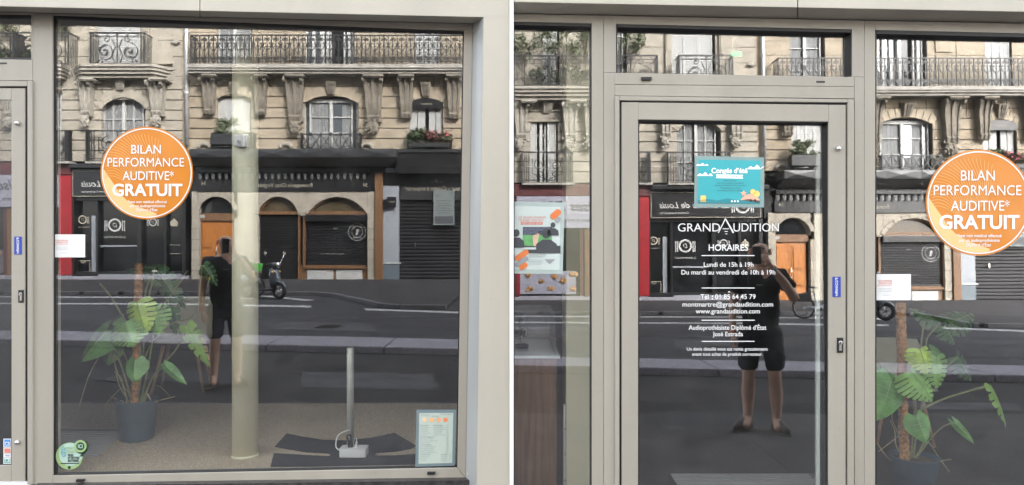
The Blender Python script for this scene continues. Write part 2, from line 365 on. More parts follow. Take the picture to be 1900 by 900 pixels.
# paving band of older asphalt along the shopfront
tag(MB().box(-40, 40, -3.2, -.22, .001, .005).build('pavement_strip', mat('pale_pavement_strip', (.066, .062, .062), .9, 0, .25, 3, .5, 120)), kind='structure')
kr = tag(bpy.data.objects.new('kerb', None), kind='structure'); C.objects.link(kr)
x = -22.0
while x < 22:
    w = random.uniform(1.5, 1.9); g = .012; h = .105 + random.uniform(-.004, .004)
    a, b = x + g, x + w - g
    MB().hexa([(a, kerb_at(a), -.014), (b, kerb_at(b), -.014), (b, kerb_at(b) - .02, h), (a, kerb_at(a) - .02, h),
               (a, kerb_at(a, 1.02), -.014), (b, kerb_at(b, 1.02), -.014), (b, kerb_at(b, 1.0), h), (a, kerb_at(a, 1.0), h)]).build('kerb_stone', 'granite', kr, bevel=.02)
    x += w
def far_pavement(dpx):
    """pavement of the other side: a straight run, then a bulge that narrows the road"""
    line = [(-190, 541), (300, 541), (420, 541), (590, 541), (625, 544), (670, 553), (712, 562), (745, 565), (880, 566)]
    pts = [G(p[0] + dpx, p[1], .09) for p in line]
    x0, x1 = V(-190 + dpx, 522).x, V(880 + dpx, 522).x
    pts[0].x = x0; pts[-1].x = x1
    top = [Vector((p.x, p.y, .09)) for p in pts]
    ring = top + [Vector((x1, -FD - .1, .09)), Vector((x0, -FD - .1, .09))]
    o = MB().prism([Vector((p.x, p.y, -.012)) for p in ring], ring).build('far_pavement', 'asphalt2'); tag(o, kind='structure')
    kb = bpy.data.objects.new('far_kerb', None); C.objects.link(kb); tag(kb, kind='structure')
    for a, b in zip(top[:-1], top[1:]):
        n = max(1, round((b - a).length / 1.3)); nv = Vector((-(b - a).y, (b - a).x, 0)).normalized() * .17
        if nv.y < 0: nv = -nv
        for i in range(n):
            p, q = a.lerp(b, i / n + .008), a.lerp(b, (i + 1) / n - .008)
            lo = Vector((0, 0, -.104)); up = Vector((0, 0, .012))
            MB().hexa([p + nv + lo, q + nv + lo, q + nv + up, p + nv + up, p + lo, q + lo, q + up, p + up]).build('kerb_stone', 'kerb_dark', kb, bevel=.015)
    mk = bpy.data.objects.new('road_marking', None); C.objects.link(mk); tag(mk, kind='structure')
    def line_mark(a, b, c, d):
        MB().poly([G(p[0] + dpx, p[1], -.011) for p in (a, b, c, d)]).build('painted_line', 'road_white', mk)
    line_mark((472, 548.5), (500, 548.5), (584, 556.5), (566, 557.5))
    line_mark((-150, 549), (330, 551), (330, 553), (-150, 551))
    line_mark((340, 551), (470, 552.5), (470, 554.5), (340, 553))
    line_mark((-150, 561), (330, 563), (330, 565.5), (-150, 563.5))
    line_mark((345, 563), (577, 566.5), (577, 570), (345, 566))
    line_mark((676, 572), (862, 579), (862, 582), (679, 575.5))
far_pavement(0); far_pavement(1070)
rp_ = bpy.data.objects.new('road_repair', None); C.objects.link(rp_); tag(rp_, kind='structure')
M['patch'] = mat('newer_asphalt', (.03, .03, .034), .8, 0, .3, 4, .5, 120); M['patch2'] = mat('worn_asphalt', (.075, .073, .078), .9, 0, .35, 3, .5, 120)
for q, z_, m_ in (([(120, 600), (330, 603), (335, 622), (110, 618)], -.009, 'patch'), ([(500, 596), (690, 600), (700, 616), (500, 611)], -.009, 'patch2'), ([(1250, 598), (1420, 602), (1440, 622), (1250, 617)], -.009, 'patch2'), ([(1640, 612), (1860, 618), (1870, 634), (1640, 626)], -.009, 'patch'),
                  ([(170, 684), (420, 690), (430, 712), (160, 705)], .003, 'patch'), ([(560, 690), (800, 694), (820, 724), (560, 718)], .003, 'patch2'), ([(1200, 740), (1420, 744), (1440, 772), (1190, 766)], .0065, 'patch'), ([(1650, 720), (1880, 724), (1890, 740), (1650, 735)], .003, 'patch2')):
    MB().poly([G(p[0], p[1], z_) for p in q]).build('asphalt_patch', m_, rp_)
for px, py, z_ in ((610, 606, -.008), (1330, 612, -.008), (250, 700, .0045)):
    c_ = G(px, py, z_); k = MB().lathe([(.3, 0), (.3, .004), (.29, .005)], c_, 24)
    for i in range(5): k.box(c_.x - .2, c_.x + .2, c_.y - .2 + i * .1 - .012, c_.y - .2 + i * .1 + .012, c_.z + .005, c_.z + .009)
    k.build('manhole_cover', 'dark_metal', rp_)

# ================================================================== THE SHOPFRONT
def fq(mb, c, yf, yb):                  # corners bottom-left, bottom-right, top-right, top-left in pixels
    f = [W(p[0], p[1], yf) for p in c]
    return mb.hexa(f + [Vector((v.x, yb, v.z)) for v in f])
def clad_l(px): return 12 + 20 * px / 895
def head_l(px): return 22 + 22 * px / 890
def gtop_l(px): return 28 + 29 * (px - 98) / 762
def clad_r(px): return 4 + 18 * (px - 955) / 945
def head_r(px): return 25 + 18 * (px - 955) / 945
def gtop_r(px): return 40 + 22 * (px - 955) / 945
def gbot_l(px): return 883 - 15 * (px - 98) / 750
TOPY = -95
facade = thing('shop_building', (0, 0, 0), 'tall building with beige metal clad shopfronts across its ground floor', 'building')
zt = W(0, TOPY, -.17).z
for (a, b, fn, hn, nm) in ((-360, 946, clad_l, head_l, 'l'), (953, 2300, clad_r, head_r, 'r')):
    joints = [a, 371, b] if nm == 'l' else [a, 1480, b]
    for p, q in zip(joints[:-1], joints[1:]):
        e = .7
        f = [W(p + e, fn(p), -.17), W(q - e, fn(q), -.17)]; bk = [W(p + e, hn(p), -.03), W(q - e, hn(q), -.03)]
        k = MB().hexa([f[0], f[1], Vector((f[1].x, -.17, zt)), Vector((f[0].x, -.17, zt)), bk[0], bk[1], Vector((f[1].x, .1, zt)), Vector((f[0].x, .1, zt))])
        k.build('lintel_cladding', 'clad', facade, bevel=.003)
# pillar with its splayed reveal
def edge(py, t, b): return lerp(t, b, (py - 35) / 850)
pl = MB()
pf = [W(edge(986, 897, 884), 986, -.17), W(945.5, 986, -.17), W(945.5, 30.5, -.17), W(edge(33, 897, 884), 30, -.17)]
pl.hexa(pf + [Vector((pf[0].x + .005, .1, pf[0].z)), Vector((pf[1].x, .1, pf[1].z)), Vector((pf[2].x, .1, pf[2].z)), Vector((pf[3].x + .005, .1, pf[3].z))])
pl.build('pillar_cladding', 'clad', facade, bevel=.003)
rv = MB()
rf = [W(edge(896, 876, 864), 896, -.02), W(edge(896, 897, 884) - .3, 905, -.169), W(896.7, 31.5, -.169), W(877, 44.5, -.02)]
rv.hexa(rf + [v + Vector((.012, .02, 0)) for v in rf]); rv.build('pillar_reveal', 'reveal', facade)
MB().lathe([(.004, 0), (.004, -.003), (.002, -.005)], W(868, 879, -.05), 10, 'y').build('screw', 'white', facade)
# building mass above and around; its unseen height is set to shade the street
MB().box(-24, 24, -.12, 9, zt - .001, 21).build('unseen_upper_wall', 'wall_back', facade)
MB().box(-24, W(-360, 0, -.1).x, -.12, .1, 0, zt - .002).build('side_wall', 'wall_back', facade)
MB().box(W(2300, 0, -.1).x, 24, -.12, .1, 0, zt - .002).build('side_wall', 'wall_back', facade)
for i in range(13):                    # plain windows of the upper floors
    for j in range(4):
        xx = -21 + i * 3.5; zz = 4.2 + j * 3.2
        w_ = MB().box(xx - .6, xx + .6, -.14, -.1, zz, zz + 2.1).build('window', 'opp_white', facade)
        MB().box(xx - .52, xx - .03, -.15, -.13, zz + .08, zz + 2.02).box(xx + .03, xx + .52, -.15, -.13, zz + .08, zz + 2.02).build('pane', 'opp_glass', w_)
fq(MB(), [(98, 1000), (905, 1000), (884, 891), (60, 902)], -.075, .1).build('plinth', 'stone_dark', facade)
MB().box(W(953, 0).x, W(1098, 0).x, -.04, .1, 0, .06).build('plinth', 'stone_dark', facade)

# added white divider between the two views, no part of the building
tag(fq(MB(), [(945.6, 1000), (952.8, 1000), (952.8, TOPY), (945.6, TOPY)], -.178, .08).build('view_divider', mat('white_strip', (.85, .85, .85), .5, 0, .01)),
    'narrow white vertical divider, added between the beige pillar and the door bay', 'strip')

# --- left bay: display window
dw = thing('display_window', W(480, 890), 'large display window with the round orange sticker beside the beige pillar', 'window')
YF = -.024
fq(MB(), [(61, 899), (97.6, 899), (97.6, head_l(98) + .5), (61, head_l(61) + .5)], YF, .05).build('mullion', 'frame', dw, bevel=.002)
fq(MB(), [(50.5, 899), (59.8, 899), (59.8, 150), (50.5, 150)], YF - .012, .05).build('mullion_lip', 'frame', dw, bevel=.003)
fq(MB(), [(98, gtop_l(98)), (861, gtop_l(861)), (877, head_l(877) + .5), (98, head_l(98) + .5)], YF, .05).build('head_rail', 'frame', dw, bevel=.002)
fq(MB(), [(864, 889), (864 - 1, 889), (877, head_l(877)), (877.5, head_l(877))], YF, .05)
fq(MB(), [(848.5, gbot_l(848)), (864, 887), (877, head_l(877) + .6), (861, gtop_l(861) + .2)], YF, .05).build('jamb', 'frame', dw, bevel=.002)
fq(MB(), [(97.8, 901), (864, 888), (848, gbot_l(848)), (97.8, gbot_l(98))], YF, .05).build('sill_rail', 'frame', dw, bevel=.002)
gk = MB()
fq(gk, [(98, gtop_l(98) + 5), (861, gtop_l(861) + 5), (861, gtop_l(861)), (98, gtop_l(98))], -.014, .02)
fq(gk, [(98, gbot_l(98)), (100.4, gbot_l(98)), (100.4, gtop_l(98) + 5), (98, gtop_l(98) + 5)], -.014, .02)
fq(gk, [(846.3, gbot_l(848)), (848.8, gbot_l(848)), (861, gtop_l(861) + 5), (858.6, gtop_l(861) + 5)], -.014, .02)
fq(gk, [(98, gbot_l(98)), (848.5, gbot_l(848)), (848.5, gbot_l(848) - 2.2), (98, gbot_l(98) - 2.2)], -.014, .02)
gk.build('gasket', 'gasket', dw)
a, b, c, d = (W(97, gbot_l(97) + 2), W(852, gbot_l(850) + 2), W(864, gtop_l(862) - 2), W(97, gtop_l(97) - 2))
MB().hexa([v + Vector((0, -.004, 0)) for v in (a, b, c, d)] + [v + Vector((0, .004, 0)) for v in (a, b, c, d)]).build('pane', 'pane', dw)
for px, py in ((148, 891.5), (800, 878)):
    q = fq(MB(), [(px - 8, py + 3), (px + 7, py + 3), (px + 8, py - 2), (px - 7, py - 2)], YF - .014, YF - .001).build('drain_cap', 'black', dw, bevel=.002)

# --- left bay: glazed door, mostly beyond the picture
ld = thing('glass_door', W(-150, 976), 'partly seen glazed door with blue push plate beside the display window', 'door')
fq(MB(), [(-330, 149.5), (60.5, 149.5), (60.5, 111), (-330, 103)], YF, .05).build('transom_bar', 'frame', ld, bevel=.002)
fq(MB(), [(-330, head_l(-330) + 6), (60.5, head_l(60) + 4.5), (60.5, head_l(60) + .6), (-330, head_l(-330) + .6)], YF, .05).build('head_rail', 'frame', ld)
fq(MB(), [(58, 110.5), (60.6, 110.5), (60.6, head_l(60) + 5), (58, head_l(60) + 5)], YF, .05).build('jamb', 'frame', ld)
fq(MB(), [(-330, 160), (50, 160), (50, 150.5), (-330, 147)], YF - .012, .05).build('door_frame', 'frame', ld, bevel=.002)
gq = MB(); fq(gq, [(-330, 110.6), (58, 110.6), (58, 107.5), (-330, 105)], -.02, .02); fq(gq, [(-330, 31), (58, 31), (58, 26), (-330, 20)], -.02, .02); gq.build('gasket', 'gasket', ld)
fq(MB(), [(-330, 111), (59, 111), (59, 25), (-330, 16)], -.004, .004).build('transom_pane', 'pane', ld)
fq(MB(), [(-330, 893), (50.4, 893), (50.4, 160), (-330, 157)], -.02, .0).build('rebate', 'gasket', ld)
leaf = MB()
for c4 in ([(21, 893), (46.5, 893), (46.5, 163.5), (21, 163.5)], [(-320, 893), (21, 893), (21, 863.5), (-320, 863.5)], [(-320, 185.5), (21, 185.5), (21, 163.5), (-320, 160)], [(-320, 863), (-296, 863), (-296, 186), (-320, 186)]):
    fq(leaf, c4, YF - .004, .03)
lf = leaf.build('leaf_frame', 'frame', ld, bevel=.003)
fq(MB(), [(-300, 866), (22, 866), (22, 184), (-300, 184)], -.023, -.015).build('door_pane', 'pane', ld)
fq(MB(), [(-330, 907), (62, 907), (50.5, 894), (-330, 894)], YF - .01, .06).build('threshold', 'white', ld)
for py in (229, 820):
    MB().lathe([(.012, 0), (.014, -.006), (.011, -.016), (.004, -.02)], W(33.5, py, YF - .004), 14, 'y').build('door_stud', 'steel', ld, smooth=True)
def lock(px, py, y, parent, s=1.):
    e = fq(MB(), [(px - 5 * s, py + 11.5 * s), (px + 4.5 * s, py + 11.5 * s), (px + 4.5 * s, py - 12 * s), (px - 5 * s, py - 12 * s)], y - .006, y).build('lock_plate', 'black', parent, bevel=.002)
    cy = MB().lathe([(.0095 * s, 0), (.0095 * s, -.004), (.008 * s, -.005)], W(px, py - 4 * s, y - .006), 14, 'y')
    fq(cy, [(px - 1.9 * s, py + 8 * s), (px + 1.9 * s, py + 8 * s), (px + 1.9 * s, py - 3 * s), (px - 1.9 * s, py - 3 * s)], y - .0105, y - .006)
    cy.build('lock_cylinder', 'steel', e)
    fq(MB(), [(px - .5 * s, py - 2 * s), (px + .5 * s, py - 2 * s), (px + .5 * s, py - 6 * s), (px - .5 * s, py - 6 * s)], y - .0125, y - .0095).build('key_slot', 'black', e)
lock(38.5, 550, YF - .004, ld)
fq(MB(), [(-10, 118.5), (12, 118.5), (12, 116), (-10, 116)], YF - .003, YF - .0005).build('drain_slot', 'black', ld)
def push_plate(px0, py0, px1, py1, y, label, flip):
    p = thing('push_plate', W((px0 + px1) / 2, py1, y), label, 'sign', 'blue push plates on the two doors')
    fq(MB(), [(px0, py1), (px1, py1), (px1, py0), (px0, py0)], y - .002, y).build('plate', 'blue', p)
    t = MB()
    fn = lambda a, b: W(a, b, y - .0035)
    vtext(t, 'POUSSEZ', (px0 + px1) / 2, py0 + 1.5, py1 - 1.5, 4.6, fn); t.build('lettering', 'print_white', p); return p
push_plate(26.3, 439, 40, 472, YF - .0045, 'small blue POUSSEZ plate on the left door stile', False)
# payment stickers on the left door glass
for i, (nm, col, tx, y0, y1) in enumerate((('card_sticker', 'blue', 'CB', 814, 830), ('card_sticker', 'red_print', '', 830.5, 842), ('card_sticker', 'print_black', 'VISA', 842.5, 849), ('card_sticker', 'bottle', 'CB', 849.5, 861))):
    lab = ('blue payment card sticker, topmost of the column on the left door glass', 'red and white payment card sticker under the blue one on the left door glass',
           'thin white payment card sticker reading VISA on the left door glass', 'dark green payment card sticker, lowest on the left door glass')[i]
    p = thing(nm, W(13, y1, -.026), lab, 'sticker', 'payment card stickers on the left door glass')
    fn0 = lambda a, b: W(a, b, -.0245); fn1 = lambda a, b: W(a, b, -.026); fn2 = lambda a, b: W(a, b, -.0275)
    MB().poly(rect(6.3, y0, 20.4, y1, fn0)).build('backing', 'print_white', p)
    if col != 'print_black': MB().poly(rect(8, y0 + 1.5, 19.2, y1 - 1.5, fn1)).build('field', {'blue': mat('sky_blue_print', (.05, .25, .6), .4), 'red_print': 'red_print', 'bottle': mat('teal_card_print', (.03, .3, .27), .4)}[col], p)
    if tx:
        t = MB(); text(t, tx, 9, 18.5, y1 - 2.2 - (1 if tx == 'CB' else 0), min(7, y1 - y0 - 4), fn2, .02); t.build('lettering', 'print_white' if tx == 'CB' else 'blue', p)

# --- right bay: side window, door with transom, display window; all panes lean back a little
def rpane(x0, x1, y0, y1, parent, name='pane'):
    f = [GR(x0, y1, .004), GR(x1, y1, .004), GR(x1, y0, .004), GR(x0, y0, .004)]
    return MB().hexa(f + [v + Vector((0, .008, 0)) for v in f]).build(name, 'pane', parent)
def rgasket(x0, x1, y0a, y0b, y1, parent, w=2.2, top=6):
    g = MB()
    fq(g, [(x0, y0a + top), (x1, y0b + top), (x1, y0b), (x0, y0a)], -.033, .045)
    fq(g, [(x0, y1), (x0 + w, y1), (x0 + w, y0a), (x0, y0a)], -.033, .045)
    fq(g, [(x1 - w, y1), (x1, y1), (x1, y0b), (x1 - w, y0b)], -.033, .045)
    g.build('gasket', 'gasket', parent)
BOT = 974
sw = thing('side_window', W(1025, BOT), 'narrow side window with a football flyer, left of the shop door', 'window')
fq(MB(), [(953, gtop_r(953)), (1098, gtop_r(1098)), (1098, head_r(1098) + .6), (953, head_r(953) + .6)], -.038, .06).build('head_rail', 'frame', sw, bevel=.002)
fq(MB(), [(1098, BOT), (1119.6, BOT), (1119.6, head_r(1119) + .6), (1098, head_r(1098) + .6)], -.038, .06).build('mullion', 'frame', sw, bevel=.002)
fq(MB(), [(953, BOT), (1098, BOT), (1098, 938), (953, 938)], -.038, .06).build('sill_rail', 'frame', sw, bevel=.002)
rgasket(953, 1098.2, gtop_r(953), gtop_r(1098), 938, sw, 1.6); rpane(951, 1100, 34, 945, sw)
dr = thing('entrance_door', W(1362, BOT), 'beige framed glass shop door with white opening hours and transom light', 'door')
fq(MB(), [(1120.2, BOT), (1140.8, BOT), (1140.8, 135), (1120.2, 135)], -.038, .06).build('jamb', 'frame', dr, bevel=.002)
fq(MB(), [(1120.2, 134.8), (1143, 134.8), (1143, head_r(1143) + .6), (1120.2, head_r(1120) + .6)], -.038, .06).build('jamb', 'frame', dr, bevel=.002)
fq(MB(), [(1585.6, BOT), (1603.4, BOT), (1603.4, 143), (1585.6, 143)], -.038, .06).build('jamb', 'frame', dr, bevel=.002)
fq(MB(), [(1581, 142.8), (1603.4, 142.8), (1603.4, head_r(1603) + .6), (1581, head_r(1581) + .6)], -.038, .06).build('jamb', 'frame', dr, bevel=.002)
fq(MB(), [(1143, gtop_r(1143)), (1581, gtop_r(1581)), (1581, head_r(1581) + .6), (1143, head_r(1143) + .6)], -.038, .06).build('head_rail', 'frame', dr, bevel=.002)
fq(MB(), [(1141, 156.5), (1585, 160.5), (1585, 143), (1141, 135)], -.038, .06).build('transom_bar', 'frame', dr, bevel=.002)
fq(MB(), [(1141, 177.5), (1585, 183), (1585, 161), (1141, 157.2)], -.038, .06).build('frame_head', 'frame', dr, bevel=.002)
rgasket(1143, 1581, gtop_r(1143), gtop_r(1581), 140, dr, 2.2); rpane(1141, 1583, 36, 146, dr, 'transom_pane')
for c4 in ([(1141, BOT), (1149.5, BOT), (1149.5, 178), (1141, 178)], [(1573, BOT), (1585, BOT), (1585, 184), (1573, 184)], [(1149.5, 186.5), (1573, 190.5), (1573, 184), (1149.5, 178)]):
    fq(MB(), c4, -.05, .06).build('door_frame', 'frame', dr, bevel=.004)
fq(MB(), [(1149.5, BOT), (1573, BOT), (1573, 187), (1149.5, 184)], .046, .06)
rb = MB()
for c4 in ([(1149.5, BOT), (1154, BOT), (1154, 186), (1149.5, 186)], [(1569.5, BOT), (1573, BOT), (1573, 190), (1569.5, 190)], [(1153, 193), (1570, 197), (1570, 190), (1153, 186)]):
    fq(rb, c4, -.03, .05)
rb.build('rebate', 'gasket', dr)
lfm = MB()
for c4 in ([(1153.4, BOT), (1184, BOT), (1184, 189.5), (1153.4, 189.5)], [(1537.5, BOT), (1569.6, BOT), (1569.6, 194.5), (1537.5, 194.5)], [(1184, 222), (1537.5, 226), (1537.5, 194.3), (1184, 190)], [(1184, BOT), (1537.5, BOT), (1537.5, 940), (1184, 940)]):
    fq(lfm, c4, -.044, .04)
lfm.build('leaf_frame', 'frame', dr, bevel=.003)
rgasket(1184, 1537.6, 221.5, 225.5, 940, dr, 2.2, 3.2); rpane(1182, 1540, 218, 945, dr, 'door_pane')
MB().lathe([(.012, 0), (.015, -.006), (.012, -.018), (.004, -.022)], W(1554.5, 276, -.044), 14, 'y').build('door_stud', 'steel', dr, smooth=True)
lock(1559.5, 641, -.044, dr, 1.2)
for px, py in ((1200, 145.5), (1523, 151.5)):
    fq(MB(), [(px - 9, py + 3), (px + 9, py + 3), (px + 10, py - 3), (px - 10, py - 3)] if px < 1300 else [(px - 8, py + 1.5), (px + 8, py + 1.5), (px + 8, py - 1.5), (px - 8, py - 1.5)], -.052 if px < 1300 else -.041, -.0375).build('drain_cap', 'black', dr, bevel=.002)
push_plate(1544.8, 513.5, 1560, 551, -.0445, 'small blue POUSSEZ plate on the right door stile', False)
rw = thing('display_window', W(1800, BOT), 'display window with the bigger cut off orange sticker, right of the shop door', 'window')
fq(MB(), [(1604, BOT), (1624, BOT), (1624, head_r(1624) + .6), (1604, head_r(1604) + .6)], -.038, .06).build('mullion', 'frame', rw, bevel=.002)
fq(MB(), [(1624, gtop_r(1624)), (2120, gtop_r(2120)), (2120, head_r(2120) + .6), (1624, head_r(1624) + .6)], -.038, .06).build('head_rail', 'frame', rw, bevel=.002)
fq(MB(), [(2120, BOT), (2150, BOT), (2150, head_r(2150)), (2120, head_r(2120))], -.038, .06).build('jamb', 'frame', rw, bevel=.002)
fq(MB(), [(1624, BOT), (2120, BOT), (2120, 945), (1624, 945)], -.038, .06).build('sill_rail', 'frame', rw, bevel=.002)
rgasket(1624, 2120, gtop_r(1624), gtop_r(2120), 945, rw, 2.2, 7); rpane(1622, 2124, 44, 950, rw)
MB().box(W(2150, 0).x, W(2300, 0).x + .1, -.1, .1, 0, zt - .003).build('end_pillar', 'clad', facade)

# ================================================================== ROOMS BEHIND THE GLASS
FZL, FZR = .322, 0.0
XL0, XM, XR1 = W(-360, 0).x, W(925, 0).x, W(2300, 0).x + 3; XW = XL0 - 2.5
def struct(mb, name, m): return tag(mb.build(name, m), kind='structure')
struct(MB().box(XL0, XM - .08, .052, 1.75, FZL - .1, FZL), 'shop_floor', 'carpet'); struct(MB().box(XW, XM - .08, 1.751, 8.2, FZL - .1, FZL - .003), 'back_floor', 'floor_shade')  # rear part coloured dark in place of shade deep in the room
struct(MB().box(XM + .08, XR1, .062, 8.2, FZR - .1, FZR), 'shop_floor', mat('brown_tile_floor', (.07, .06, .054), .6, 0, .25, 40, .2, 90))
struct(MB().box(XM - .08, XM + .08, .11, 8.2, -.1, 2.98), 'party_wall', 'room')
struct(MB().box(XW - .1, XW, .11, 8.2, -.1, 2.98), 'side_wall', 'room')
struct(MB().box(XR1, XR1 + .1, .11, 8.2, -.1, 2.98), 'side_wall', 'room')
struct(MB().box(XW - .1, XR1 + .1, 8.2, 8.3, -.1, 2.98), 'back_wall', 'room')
struct(MB().box(XW - .1, XR1 + .1, .101, 8.3, 2.98, 3.04), 'room_ceiling', 'ceil')
# ================================================================== THE HOUSES OPPOSITE (seen in the glass)
def bb(mb, x0, x1, y0, y1, d0, d1):     # pixel box on the facade from d0 to d1 metres proud of it
    a, b = V(x0, y1, d1), V(x1, y0, d1)
    return mb.box(a.x, b.x, -FD + d0, -FD + d1, a.z, b.z)
def vf(d): return lambda px, py: V(px, py, d)
PXM = (FD + D) / D / S                   # metres per pixel on the facade
house = thing('town_house', V(345, 522), 'limestone town house with long iron balcony above dark shops, mirrored in the display window', 'building', 'twin town houses across the street')
# masonry: a recessed backing with proud courses
GFZ = V(0, 270).z
def hb(name, m, *boxes, parent=None, bevel=0, smooth=False):
    k = MB()
    for b in boxes: bb(k, *b)
    return k.build(name, m, parent or house, bevel=bevel, smooth=smooth)
MB().box(V(-190, 0).x, V(880, 0).x, -FD - 9, -FD - .5, 0, 12.6).build('back_wall', 'wall_back', house)
OPEN = []
def courses(x0, x1, rows, opens, m, step=62, d=0.0, j=2.0):
    for k, (y0, y1) in enumerate(zip(rows[:-1], rows[1:])):
        segs = [(x0, x1)]
        for (a, b, c, e) in opens:
            if c < (y0 + y1) / 2 < e:
                ns = []
                for s, t in segs:
                    if b <= s or a >= t: ns.append((s, t)); continue
                    if a > s: ns.append((s, a))
                    if b < t: ns.append((b, t))
                segs = ns
        for s, t in segs:
            n = max(1, round((t - s) / step)); w = (t - s) / n
            for i in range(n):
                p = s + i * w; q = p + w
                hb('stone_block', m if random.random() < .8 or m == 'stone' else 'stone3', (p + (.45 if i else 0), q - (.45 if i < n - 1 else 0), y0 + j * .5, y1 - j * .5, -.2, d + random.uniform(-.006, .006)))
# openings: (x0, x1, y0, y1)
LO = [(-86, -34, 178, 302), (188, 270, 178, 302), (92, 116, 170, 302)]
RO = [(402, 466, 172, 276), (563, 665, 176, 276), (759, 822, 180, 278)]
LU = [(-62, -30, -80, 128), (178, 262, -80, 128), (60, 96, -80, 128)]
RU = [(402, 468, -80, 132), (566, 658, -80, 132), (768, 818, -80, 132)]
courses(-190, 338, [142, 167, 186, 204.5, 223, 242, 260, 279, 300], LO, 'stone', 70)
courses(352, 880, [140, 160, 179, 200, 219, 238, 257, 278], RO, 'stone2', 74)
courses(-190, 338, [-75, -45, -15, 15, 45, 75, 105, 142], LU, 'stone', 60, -.02, 1.1)
courses(352, 880, [-75, -48, -21, 6, 33, 60, 87, 114, 140], RU, 'stone2', 58, -.02, 1.1)
courses(338.5, 351.5, [-75, -45, -15, 15, 45, 75, 105, 140, 179, 219, 257, 300], [], 'stone3', 40, -.03, .4)
def wall_fill(name, m, x0, x1, y0, y1, d0=-.5, d1=-.06): return hb(name, m, (x0, x1, y0, y1, d0, d1))
wall_fill('joint_backing', 'joint', -190, 880, -80, 300, -.5, -.42)
for (x0, x1, y0, y1, ops) in ((-190, 338, 142, 300, LO), (352, 880, 140, 278, RO), (-190, 338, -75, 142, LU), (352, 880, -75, 140, RU)):
    xs = sorted([x0] + [v for o in ops for v in o[:2]] + [x1]); k = MB()
    for s, t in zip(xs[::2], xs[1::2]): bb(k, s - (2 if s > x0 else 0) + 2, t, y0, y1, -.4, -.045)
    for o in ops:
        if o[2] > y0 + 1: bb(k, o[0], o[1], y0, o[2], -.4, -.046)
    k.build('mortar', 'joint', house)
MB().box(V(-190, 0).x, V(880, 0).x, -FD - .5, -FD - .03, V(0, -74).z, 12.7).build('attic_wall', 'stone2', house)  # unseen top of the house, kept low so more skylight reaches the shop
for i in range(11):                      # upper windows above the picture
    for zz in ():
        xx = V(-150 + i * 98, 0).x
        w_ = MB().box(xx - .55, xx + .55, -FD - .05, -FD + .02, zz - .2, zz + 1.6).build('window', 'opp_white', house)
        MB().box(xx - .47, xx - .04, -FD - .01, -FD + .03, zz - .1, zz + 1.5).box(xx + .04, xx + .47, -FD - .01, -FD + .03, zz - .1, zz + 1.5).build('pane', 'opp_glass', w_)

# --- windows
def casement(x0, x1, y0, y1, rows, d=-.3, arch=0, glassm='opp_glass', curtain=True, leaves=2):
    t = 2.2; fr = MB(); bb(fr, x0, x0 + t, y0, y1, d, d + .1); bb(fr, x1 - t, x1, y0, y1, d, d + .1)
    bb(fr, x0, x1, y1 - t, y1, d, d + .1); bb(fr, x0 + t, x1 - t, y0, y0 + t, d, d + .1)
    mid = (x0 + x1) / 2; bb(fr, mid - 2.6, mid + 2.6, y0 + t, y1 - t, d, d + .13)
    n = leaves
    for s, e in ((x0 + t, mid - 2.6), (mid + 2.6, x1 - t)):
        if leaves == 4: bb(fr, (s + e) / 2 - .8, (s + e) / 2 + .8, y0 + t, y1 - t, d, d + .07)
        for k in range(1, rows): yy = lerp(y0, y1, k / rows); bb(fr, s, e, yy - .8, yy + .8, d, d + .07)
    f = fr.build('window', 'opp_white', house)
    for s, e in ((x0 + t, mid - 2.6), (mid + 2.6, x1 - t)):
        hb('pane', glassm, (s, e, y0 + t, y1 - t, d - .02, d + .01), parent=f)
        if curtain:
            c = MB(); nn = 14
            pts = [(lerp(s, e, i / nn), d + .014 + .004 * math.sin(i * 2.3)) for i in range(nn + 1)]
            c.add([V(p[0], y0 + t, p[1]) for p in pts] + [V(p[0], y1 - t, p[1]) for p in pts], [(i, i + 1, nn + 2 + i, nn + 1 + i) for i in range(nn)])
            c.build('curtain', 'curtain', f)
    return f
def louvre(x0, x1, y0, y1, d, m='opp_white', pitch=3.2, name='shutter'):
    k = MB(); t = 1.7
    bb(k, x0, x0 + t, y0, y1, d, d + .05); bb(k, x1 - t, x1, y0, y1, d, d + .05)
    for yy in (y0, (y0 + y1) / 2 - .8, y1 - t): bb(k, x0 + t, x1 - t, yy, yy + t, d, d + .05)
    y = y0 + t
    while y < y1 - t - 1:
        a, b, c, e = V(x0 + t, y + pitch * .9, d + .045), V(x1 - t, y + pitch * .9, d + .045), V(x1 - t, y, d + .01), V(x0 + t, y, d + .01)
        k.add([a, b, c, e], [(0, 1, 2, 3)]); y += pitch
    return k.build(name, m, house)
def arch_surround(x0, x1, yspring, ytop, w, n, m, dd=.06, key=True):
    """voussoirs round a segmental or round arch"""
    cx = (x0 + x1) / 2; hw = (x1 - x0) / 2; rise = yspring - ytop
    rad = (hw * hw + rise * rise) / (2 * rise); cy = ytop + rad; a1 = math.asin(min(1, hw / rad))
    for i in range(n):
        s, e = lerp(-a1, a1, i / n), lerp(-a1, a1, (i + 1) / n); g = .006
        q = [(cx + rr * math.sin(a), cy - rr * math.cos(a)) for rr, a in ((rad, s + g), (rad, (s + e) / 2), (rad, e - g), (rad + w, e - g), (rad + w, (s + e) / 2), (rad + w, s + g))]
        MB().prism([V(*p, dd) for p in q], [V(*p, -.25) for p in q]).build('voussoir', m, house)
    return cx, cy, rad, a1
